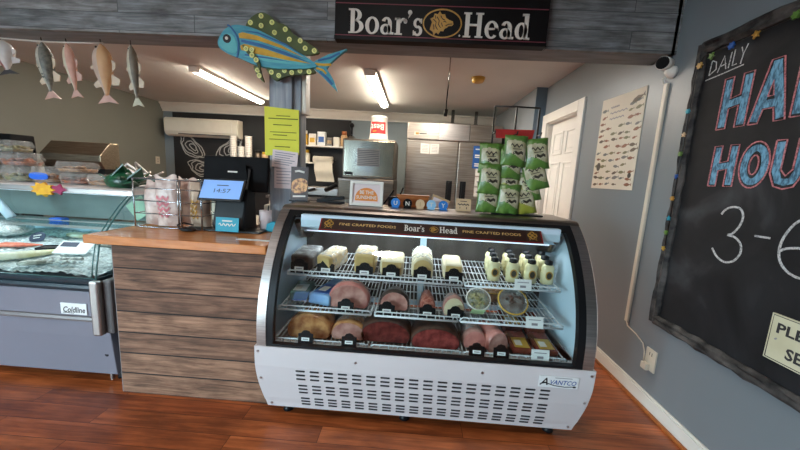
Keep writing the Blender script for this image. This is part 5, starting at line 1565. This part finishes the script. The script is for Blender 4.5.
def half(name, x, y, z, w, d, h, m, mf, label, cat='meat', rz=0, top=None, tilt=0):
    """domed roast with a flat cut face to the front"""
    t = thing(name, label, cat, (x, y, z), rz)
    t.rotation_euler = (tilt, 0, rz)
    prof = [(0, .93), (.15, 1), (.4, .97), (.7, .8), (.9, .5), (1, .15)]
    n = 22
    rs = [[(w / 2 * r * math.cos(2 * PI * k / n), d * f, h * .3 + h * .7 * r * math.sin(2 * PI * k / n)) for k in range(n)] for f, r in prof]
    # flatten the underside on the shelf
    rs = [[(p[0], p[1], max(.0, p[2])) for p in r] for r in rs]
    b = MB(m); b.smooth = True; b.rings(rs); b.build('roast', t)
    b = MB(mf); b.frame((0, 0, 0), **FAC); b.prism([(w / 2 * .9 * math.cos(2 * PI * k / n), max(.005, h * .3 + h * .7 * .88 * math.sin(2 * PI * k / n))) for k in range(n)], -.002, .003); b.build('cut_face', t)
    if top:
        b = MB(top); b.smooth = True; b.rings([[(p[0] * 1.03, p[1], max(.001, (p[2] - h / 2) * 1.04 + h / 2)) for p in r] for r in rs[1:]], False); b.build('film', t)
    return t
# middle shelf
Y2 = 1.60
def pack(name, lab, cat, x, y, z, w, d, h, m, m2, rz=0, group=None, tilt=0):
    t = thing(name, lab, cat, (x, y, z), rz, group=group)
    t.rotation_euler = (tilt, 0, rz)
    b = MB(m); b.box((-w / 2, 0, 0), (w / 2, d, h)); b.build('pack', t, bevel=min(.01, h * .3))
    b = MB(m2); b.box((-w * .36, d * .1, h - .004), (w * .36, d * .6, h + .0015)); b.use('paper'); b.box((-w * .28, d * .2, h - .003), (w * .05, d * .45, h + .003)); b.build('printed_label', t)
pack('deli_pack', 'green tinted pack with white label at the left end of the middle shelf', 'food pack', -.60, 1.66, zm(1.66), .10, .2, .05, mat('green tinted pack', (122, 150, 138), (96, 124, 112), rough=.2), 'tagwhite', .1)
pack('deli_pack', 'blue printed pack beside the pink ham round', 'food pack', -.475, 1.62, zm(1.62), .13, .28, .06, mat('pale blue pack', (140, 178, 214), (110, 150, 192), rough=.2), 'logoblue', -.25)
half('ham', -.315, 1.62, zm(1.62), .225, .17, .135, 'ham', 'ham2', 'large pink ham round standing on the middle shelf', 'ham', 0, 'film')
half('wrapped_roast', -.07, 1.62, zm(1.62), .16, .17, .11, 'darkmeat', 'ham2', 'film wrapped grey brown roast in the middle of the middle shelf', 'meat', 0, 'film')
half('salami', .108, 1.60, zm(1.60), .085, .24, .09, 'salami', 'salami', 'dark red salami end facing front on the middle shelf', 'salami')
half('wrapped_roast', .245, 1.61, zm(1.61), .115, .15, .105, 'ham2', 'cheesew', 'whitish film wrapped loaf right of the salami', 'meat', 0, 'film')
for x, lab in ((-.32, 'black price tag below the pink ham round'), (-.105, 'black price tag below the film wrapped grey roast'), (.105, 'black price tag below the red salami'), (.25, 'black price tag below the whitish wrapped loaf')):
    price_tag(x, 1.575, .585, lab)
price_tag(.645, 1.553, .58, 'white ticket on the right of the middle shelf', 1, False)
def tub(x, y, z, r, h, m, label, rim, tilt=.0, sticker=None):
    t = thing('salad_tub', label, 'food container', (x, y, z))
    t.rotation_euler = (tilt, 0, 0)
    b = MB('clear'); b.smooth = True; b.lathe([(r * .8, 0), (r * .97, h * .9), (r, h)], 24); b.build('tub', t)
    b = MB(m); b.lathe([(r * .77, .003), (r * .92, h * .88), (r * .5, h * .93)], 22)
    q = random.Random(int(x * 999))
    for k in range(16):
        a, s = q.uniform(0, 2 * PI), q.uniform(0, .75) * r
        b.ball((s * math.cos(a), s * math.sin(a), h * .9), (.012, .01, .008), 7, 5)
    b.build('food', t)
    b = MB(rim); b.rings([[(k_ * r * math.cos(2 * PI * k / 28), k_ * r * math.sin(2 * PI * k / 28), zz) for k in range(28)] for k_, zz in ((1.0, h * .96), (1.07, h * .97), (1.07, h * 1.03), (.97, h * 1.03))], False); b.build('rim', t)
    if sticker:
        b = MB(sticker); b.frame((0, -r * .98, h * .5), (1, 0, 0), (0, -.1, 1)); b.prism(rect(-.04, -.03, .03, .03), 0, .003); b.build('sticker', t)
M['palegreen'] = mat('pale green sticker', (196, 230, 176), (186, 222, 166), rough=.5)
tub(.375, 1.68, zm(1.63) + .05, .062, .05, 'food_g', 'round white rimmed salad tub with a pale green sticker', 'white', .75, 'palegreen')
tub(.555, 1.68, zm(1.63) + .05, .075, .055, 'crust', 'tilted tub of brown food at the right of the middle shelf', 'brass', .75)
tub(.50, 1.85, zm(1.85), .075, .06, 'food_b', 'round tub of golden food at the back of the middle shelf', 'brass')
# bottom shelf
half('turkey_breast', -.505, 1.55, zb(1.55), .24, .26, .13, 'turkey', 'turkey', 'golden brown turkey breast at the left of the bottom shelf', 'turkey')
half('wrapped_roast', -.30, 1.56, zb(1.56), .19, .22, .10, 'turkey', 'ham2', 'film wrapped brown roast between turkey and dark beef', 'meat', 0, 'film')
half('roast_beef', -.105, 1.56, zb(1.56), .28, .28, .125, 'crust', 'beef', 'large dark crusted roast beef half on the bottom shelf', 'roast beef')
half('roast_beef', .155, 1.535, zb(1.535), .265, .30, .115, 'crust', 'beef2', 'bright red corned beef half in the middle of the bottom shelf', 'roast beef')
half('ham', .36, 1.57, zb(1.57), .125, .2, .10, 'ham2', 'ham', 'small pink ham right of the corned beef', 'ham', 0, 'film')
half('ham', .475, 1.55, zb(1.55), .115, .24, .11, 'ham', 'ham2', 'pink ham log with grey skin beside the sliced packs', 'ham', .25)
for k, (x, y, lab) in enumerate(((.60, 1.54, 'sliced meat pack with yellow label, front left of the bottom right corner'), (.725, 1.54, 'sliced meat pack with yellow label, front pack nearest the right wall of the case'), (.60, 1.72, 'sliced meat pack lying behind the front left pack'), (.725, 1.72, 'sliced meat pack at the back beside the right wall of the case'))):
    pack('sliced_meat_pack', lab, 'food pack', x, y, zb(y) + (.012 if k > 1 else 0), .105, .17, .03 if k < 2 else .06, 'bacon', 'packyel', .02, 'sliced meat packs on the bottom shelf', .12)
for x, lab in ((-.50, 'black price tag below the golden turkey breast'), (-.28, 'black price tag below the film wrapped brown roast'), (.355, 'black price tag below the small pink ham'), (.475, 'black price tag below the pink ham log')):
    price_tag(x, 1.488, .446, lab, .9)
price_tag(.665, 1.488, .44, 'white ticket in front of the sliced meat packs', 1, False)

# ------------------------------------------------------------------ things standing on the deli case
ZT = 1.1085
for k, (ch, m, x, cat) in enumerate((('U', 'tok_blue', -.110, 'blue'), ('N', 'signblack', -.036, 'black'), ('I', 'tok_tan', .042, 'tan'), ('T', 'tok_pale', .110, 'pale blue'), ('Y', 'tok_blue', .183, 'bright blue'))):
    t = thing('letter_token', '%s round token with the letter %s standing on the deli case' % (cat, ch), 'letter token', (x, 1.975, ZT), group='letter tokens in a row')
    b = MB(m); b.frame((0, 0, 0), **FAC); b.disc((0, .029), .0285, -.006, .006, 24); b.prism(rect(-.022, 0, .022, .006), -.012, .012); b.build('disc', t)
    b = MB('letter' if ch != 'I' else 'kraft'); b.frame((0, 0, 0), **FAC); b.text(ch, .036, 0, .016, .0066, bold=.02); b.build('letter', t)
t = thing('wooden_box', 'orange varnished wooden box behind the letter tokens', 'box', (-.005, 2.06, ZT))
b = MB('wood_l'); b.box((-.10, -.03, 0), (.10, .035, .068)); b.build('body', t, bevel=.003)
b = MB('wood_l'); b.box((-.105, -.034, .068), (.105, .038, .078)); b.build('lid', t, bevel=.003)
t = thing('card_stack', 'leaning cream cards beside the wooden box', 'cards', (.155, 2.05, ZT))
b = MB('kraft'); b.frame((0, 0, 0), (1, 0, -.35), (.35, .15, 1)); b.prism(rect(-.06, .02, .06, .075), 0, .004); b.use('pinkpaper'); b.prism(rect(-.05, .01, .055, .06), .006, .010); b.build('cards', t)
t = thing('menu_card', 'small cream standing card with dark script right of the tokens', 'card', (.307, 1.985, ZT))
b = MB('tok_tan'); b.frame((0, 0, 0), (1, 0, 0), (0, .12, 1)); b.prism(rect(-.046, 0, .046, .075), 0, .004)
b.use('ink'); b.line([(-.035 + .07 * k / 12, .04 + .004 * math.sin(k * 2)) for k in range(13)], .006, .004, .005); b.line([(-.02, .06), (.02, .06)], .004, .004, .005); b.line([(-.02, .015), (-.02, .025)], .004, .004, .005); b.line([(.02, .012), (.02, .025)], .004, .004, .005); b.build('sheet', t)
t = thing('framed_sign', 'white framed sunshine sign leaning on top of the deli case', 'picture frame', (-.29, 1.96, ZT))
b = MB('white'); b.frame((0, 0, 0), (1, 0, 0), (0, .1, 1))
for r in (rect(-.102, 0, .102, .018), rect(-.102, .132, .102, .15), rect(-.102, .018, -.084, .132), rect(.084, .018, .102, .132)): b.prism(r, -.006, .014)
b.build('frame', t, bevel=.002)
b = MB('pinkpaper'); b.frame((0, 0, 0), (1, 0, 0), (0, .1, 1)); b.prism(rect(-.084, .018, .084, .132), -.004, .004)
b.use('orange'); b.prism([(-.07, .03)] + [(.07 * math.cos(PI - PI * k / 14), .045 + .065 * math.sin(PI - PI * k / 14)) for k in range(15)] + [(.07, .03)], .004, .005)
b.use('letter'); b.text('BE THE', .03, 0, .072, .0056, width=.085, bold=.02); b.text('SUNSHINE', .028, 0, .042, .0056, width=.125, bold=.02); b.build('print', t)
t = thing('menu_stand', 'brown food flyer in a clear stand beside the grey post', 'flyer', (-.722, 2.0, ZT))
b = MB('brownprint'); b.frame((0, 0, 0), (1, 0, 0), (0, .06, 1)); b.prism(rect(-.055, .004, .055, .215), 0, .003)
b.use('foodprint'); b.prism(spline([(-.045, .06), (-.045, .12), (0, .145), (.047, .13), (.045, .07), (0, .05)], 4), .003, .004)
b.use('letter'); b.line([(-.03, .185), (-.005, .19), (.03, .182)], .012, .003, .0045); b.line([(-.04, .03), (.04, .034)], .01, .003, .0045); b.build('sheet', t)
b = MB('black'); b.box((-.058, -.02, 0), (.058, .03, .008)); b.build('holder', t)
t = thing('pen_holder', 'small dark clutter of pens and clips behind the framed sign', 'stationery', (-.13, 2.05, ZT))
b = MB('black'); b.box((-.03, -.02, 0), (.03, .02, .06)); b.tube([(-.06, 0, .01), (0, .02, .10)], .006, 6); b.tube([(.02, 0, .02), (.06, .01, .12)], .005, 6); b.build('body', t)
t = thing('stapler', 'black stapler lying on the left of the deli case top', 'stapler', (-.53, 2.04, ZT))
b = MB('black'); b.box((-.09, -.02, 0), (.09, .02, .012)); b.frame((0, 0, .012), (1, 0, .15), (0, 1, 0)); b.box((-.085, -.018, 0), (.09, .018, .022)); b.build('body', t, bevel=.004)

# chip rack with hanging bags
t = thing('chip_rack', 'black wire countertop rack hung with green chip bags', 'display rack', (.60, 1.98, ZT), world=True)
b = MB('blackwire'); b.box((.46, 1.90, ZT), (.76, 2.08, ZT + .008)); b.build('base', t, bevel=.002)
for x in (.445, .572, .705):
    b = MB('blackwire'); b.tube([(x if x != .445 else .43, 1.99, ZT + .008), (x, 1.99, 1.45), (x + (.0), 1.99, 1.735)], .0055, 6)
    for z in (1.17, 1.30, 1.43, 1.56):
        b.tube([(x, 1.99, z + .02), (x, 1.93, z + .015), (x, 1.925, z + .03)], .004, 5)
    b.build('upright', t)
b = MB('blackwire'); b.tube([(.445, 1.99, 1.735), (.572, 1.99, 1.738), (.705, 1.99, 1.735)], .005, 6); b.build('top_bar', t)
b = MB('chipred'); b.frame((.565, 1.985, 1.555), (1, 0, 0), (0, 0, 1)); b.prism([(-.10, 0), (.11, .0), (.12, .055), (-.11, .05)], 0, .004)
b.build('header_card', t)
def chip(dark):
    t = thing('chip_bag', 'x', 'chip bag', (0, 0, 0), group='chip bags on the wire rack')
    w, h, d = .135, .175, .05
    def f(sg):
        def fn(u, v):
            k = (max(0, math.sin(PI * u)) * max(0, math.sin(PI * v))) ** .45
            return ((u - .5) * w * (1 - .07 * math.sin(PI * v)), sg * d * .5 * k * (1 + .12 * math.sin(u * 11 + v * 8)) + .006 * math.sin(u * 14) * (1 - k), v * h)
        return fn
    nu, nv = 26, 34
    b = MB('chiplime' if dark else 'chipgreen', 'chipwhite', 'chipgreen')
    for sg in (-1, 1):
        fn = f(sg)
        idx = [[b.pt(fn((i / nu) if sg < 0 else 1 - i / nu, j / nv)) for i in range(nu + 1)] for j in range(nv + 1)]
        for j in range(nv):
            for i in range(nu):
                v, u = (j + .5) / nv, (i + .5) / nu
                wave = .30 + .10 * math.sin(u * 4.2 + .6)
                b.cur = 1 if (wave < v < .84 - .05 * (u - .4) ** 2 * 8 and .06 < u < .94) else 0
                b.face((idx[j][i], idx[j][i + 1], idx[j + 1][i + 1], idx[j + 1][i]), True)
    b.build('foil', t)
    b = MB('chipdark')
    fn = f(-1)
    def on(x, z):
        p = fn(x / w + .5, z / h); return (p[0], p[1] - .0015, p[2])
    for pts, ww in (([(-.035 + .007 * k, .115 + .008 * math.sin(k * 1.6)) for k in range(11)], .010), ([(-.02, .07), (-.005, .078), (.012, .07), (.03, .08), (.042, .073)], .016), ([(-.025, .095), (.03, .097)], .004)):
        for (xa, za), (xb, zb_) in zip(pts, pts[1:]):
            q = [on(xa, za - ww / 2), on(xb, zb_ - ww / 2), on(xb, zb_ + ww / 2), on(xa, za + ww / 2)]
            b.poly(q)
    b.build('printed_name', t)
    return t
ca, cb = chip(False), chip(True)
used = {0: False, 1: False}
bags = [(0, .435, 1.945, 1.345, .0, 'chip bag at the back of the top left of the rack'),
        (0, .558, 1.90, 1.39, .04, 'topmost front chip bag in the middle column of the rack'),
        (0, .70, 1.905, 1.38, -.14, 'topmost chip bag in the right column of the rack'),
        (0, .432, 1.90, 1.225, .03, 'front chip bag in the middle of the left column'),
        (0, .545, 1.915, 1.315, .05, 'second chip bag from the top in the middle column'),
        (0, .715, 1.91, 1.265, -.28, 'second chip bag from the top in the right column'),
        (1, .545, 1.925, 1.225, .0, 'lime yellow chip bag in the middle column of the rack'),
        (0, .685, 1.93, 1.195, -.22, 'third chip bag from the top in the right column'),
        (0, .437, 1.92, 1.115, .0, 'lowest chip bag in the left column, touching the deli case'),
        (0, .553, 1.905, 1.115, .03, 'lowest chip bag in the middle column of the rack'),
        (1, .665, 1.925, 1.118, -.2, 'lowest lime chip bag in the right column of the rack'),
        (0, .50, 1.965, 1.345, .0, 'half hidden chip bag between the left and middle columns')]
for k, x, y, z, lean, lab in bags:
    src = (ca, cb)[k]
    if not used[k]:
        used[k] = True
        src.location = (x, y, z); src.rotation_euler = (-.05, lean, lean * .6); src['label'] = lab
    else:
        dup(src, (x, y, z), label=lab, rot=(-.05, lean, lean * .6))

# ------------------------------------------------------------------ light, sky, camera
w = bpy.data.worlds.new('daylight'); S.world = w; w.use_nodes = True
nt = w.node_tree
bg = nt.nodes['Background']
sky = nt.nodes.new('ShaderNodeTexSky'); sky.sky_type = 'HOSEK_WILKIE'; sky.turbidity = 4; sky.sun_direction = (.4, .7, .6)
mixn = nt.nodes.new('ShaderNodeMixRGB'); mixn.inputs[0].default_value = .8; mixn.inputs[2].default_value = (.70, .85, 1, 1)
nt.links.new(sky.outputs[0], mixn.inputs[1]); nt.links.new(mixn.outputs[0], bg.inputs[0])
bg.inputs[1].default_value = 38
for i, (x0, x1, z0, z1) in enumerate(WIN):
    l = bpy.data.lights.new('window_portal', 'AREA'); l.shape = 'RECTANGLE'; l.size = x1 - x0; l.size_y = z1 - z0
    l.cycles.is_portal = True
    o = bpy.data.objects.new('window_portal', l); COL.objects.link(o)
    o.location = ((x0 + x1) / 2, YF - .12, (z0 + z1) / 2); o.rotation_euler = (PI / 2, 0, 0)
for i, (y0, y1, z0, z1) in enumerate(LWIN):
    l = bpy.data.lights.new('window_portal', 'AREA'); l.shape = 'RECTANGLE'; l.size = y1 - y0; l.size_y = z1 - z0
    l.cycles.is_portal = True
    o = bpy.data.objects.new('window_portal', l); COL.objects.link(o)
    o.location = (XL - .12, (y0 + y1) / 2, (z0 + z1) / 2); o.rotation_euler = (PI / 2, 0, -PI / 2)
for n, x, y, z, e, c in (('kitchen_fill', .3, 3.9, 2.39, 24, (1, .94, .85)), ('kitchen_fill', -2.9, 3.0, 2.39, 18, (1, .94, .85)), ('shop_fill', -2.6, .2, 2.79, 14, (1, .94, .87)), ('shop_fill', -.3, .2, 2.79, 14, (1, .94, .87))):  # fill lights added under both ceilings to brighten the rooms, no fixtures
    l = bpy.data.lights.new(n, 'AREA'); l.shape = 'DISK'; l.size = .35; l.energy = e; l.color = c
    o = bpy.data.objects.new(n, l); COL.objects.link(o); o.location = (x, y, z)
l = bpy.data.lights.new('deli_case_lamp', 'AREA'); l.shape = 'RECTANGLE'; l.size = 1.3; l.size_y = .04; l.energy = 2.3; l.color = (.86, .93, 1)
o = bpy.data.objects.new('deli_case_lamp', l); COL.objects.link(o); o.location = (.085, 1.815, .958); o.rotation_euler = (.15, 0, 0)
l = bpy.data.lights.new('fish_case_lamp', 'AREA'); l.shape = 'RECTANGLE'; l.size = 1.7; l.size_y = .03; l.energy = 5; l.color = (.86, .95, 1)
o = bpy.data.objects.new('fish_case_lamp', l); COL.objects.link(o); o.location = (-2.65, 1.945, 1.079)

cam = bpy.data.cameras.new('camera'); cam.sensor_width = 36; cam.lens = 321 / 800 * 36; cam.clip_start = .05
co = bpy.data.objects.new('camera', cam); COL.objects.link(co)
RX, RY, RZ = (0.9974691, 0.06035494, -0.03758567), (0.04616587, -0.14773078, 0.98794956), (0.05407508, -0.98718433, -0.15014322)
co.matrix_world = Matrix(((RX[0], -RX[1], -RX[2], 0), (RY[0], -RY[1], -RY[2], 0), (RZ[0], -RZ[1], -RZ[2], 1.3), (0, 0, 0, 1)))
S.camera = co
for o in COL.objects:
    if '_w' in o:
        del o['_w']
S.view_settings.view_transform = 'Standard'
S.view_settings.look = 'None'
S.view_settings.gamma = 1
S.view_settings.use_curve_mapping = False
S.view_settings.exposure = .32
S.cycles.use_denoising = True
S.cycles.max_bounces = 10
S.cycles.transparent_max_bounces = 24
S.cycles.sample_clamp_indirect = 6
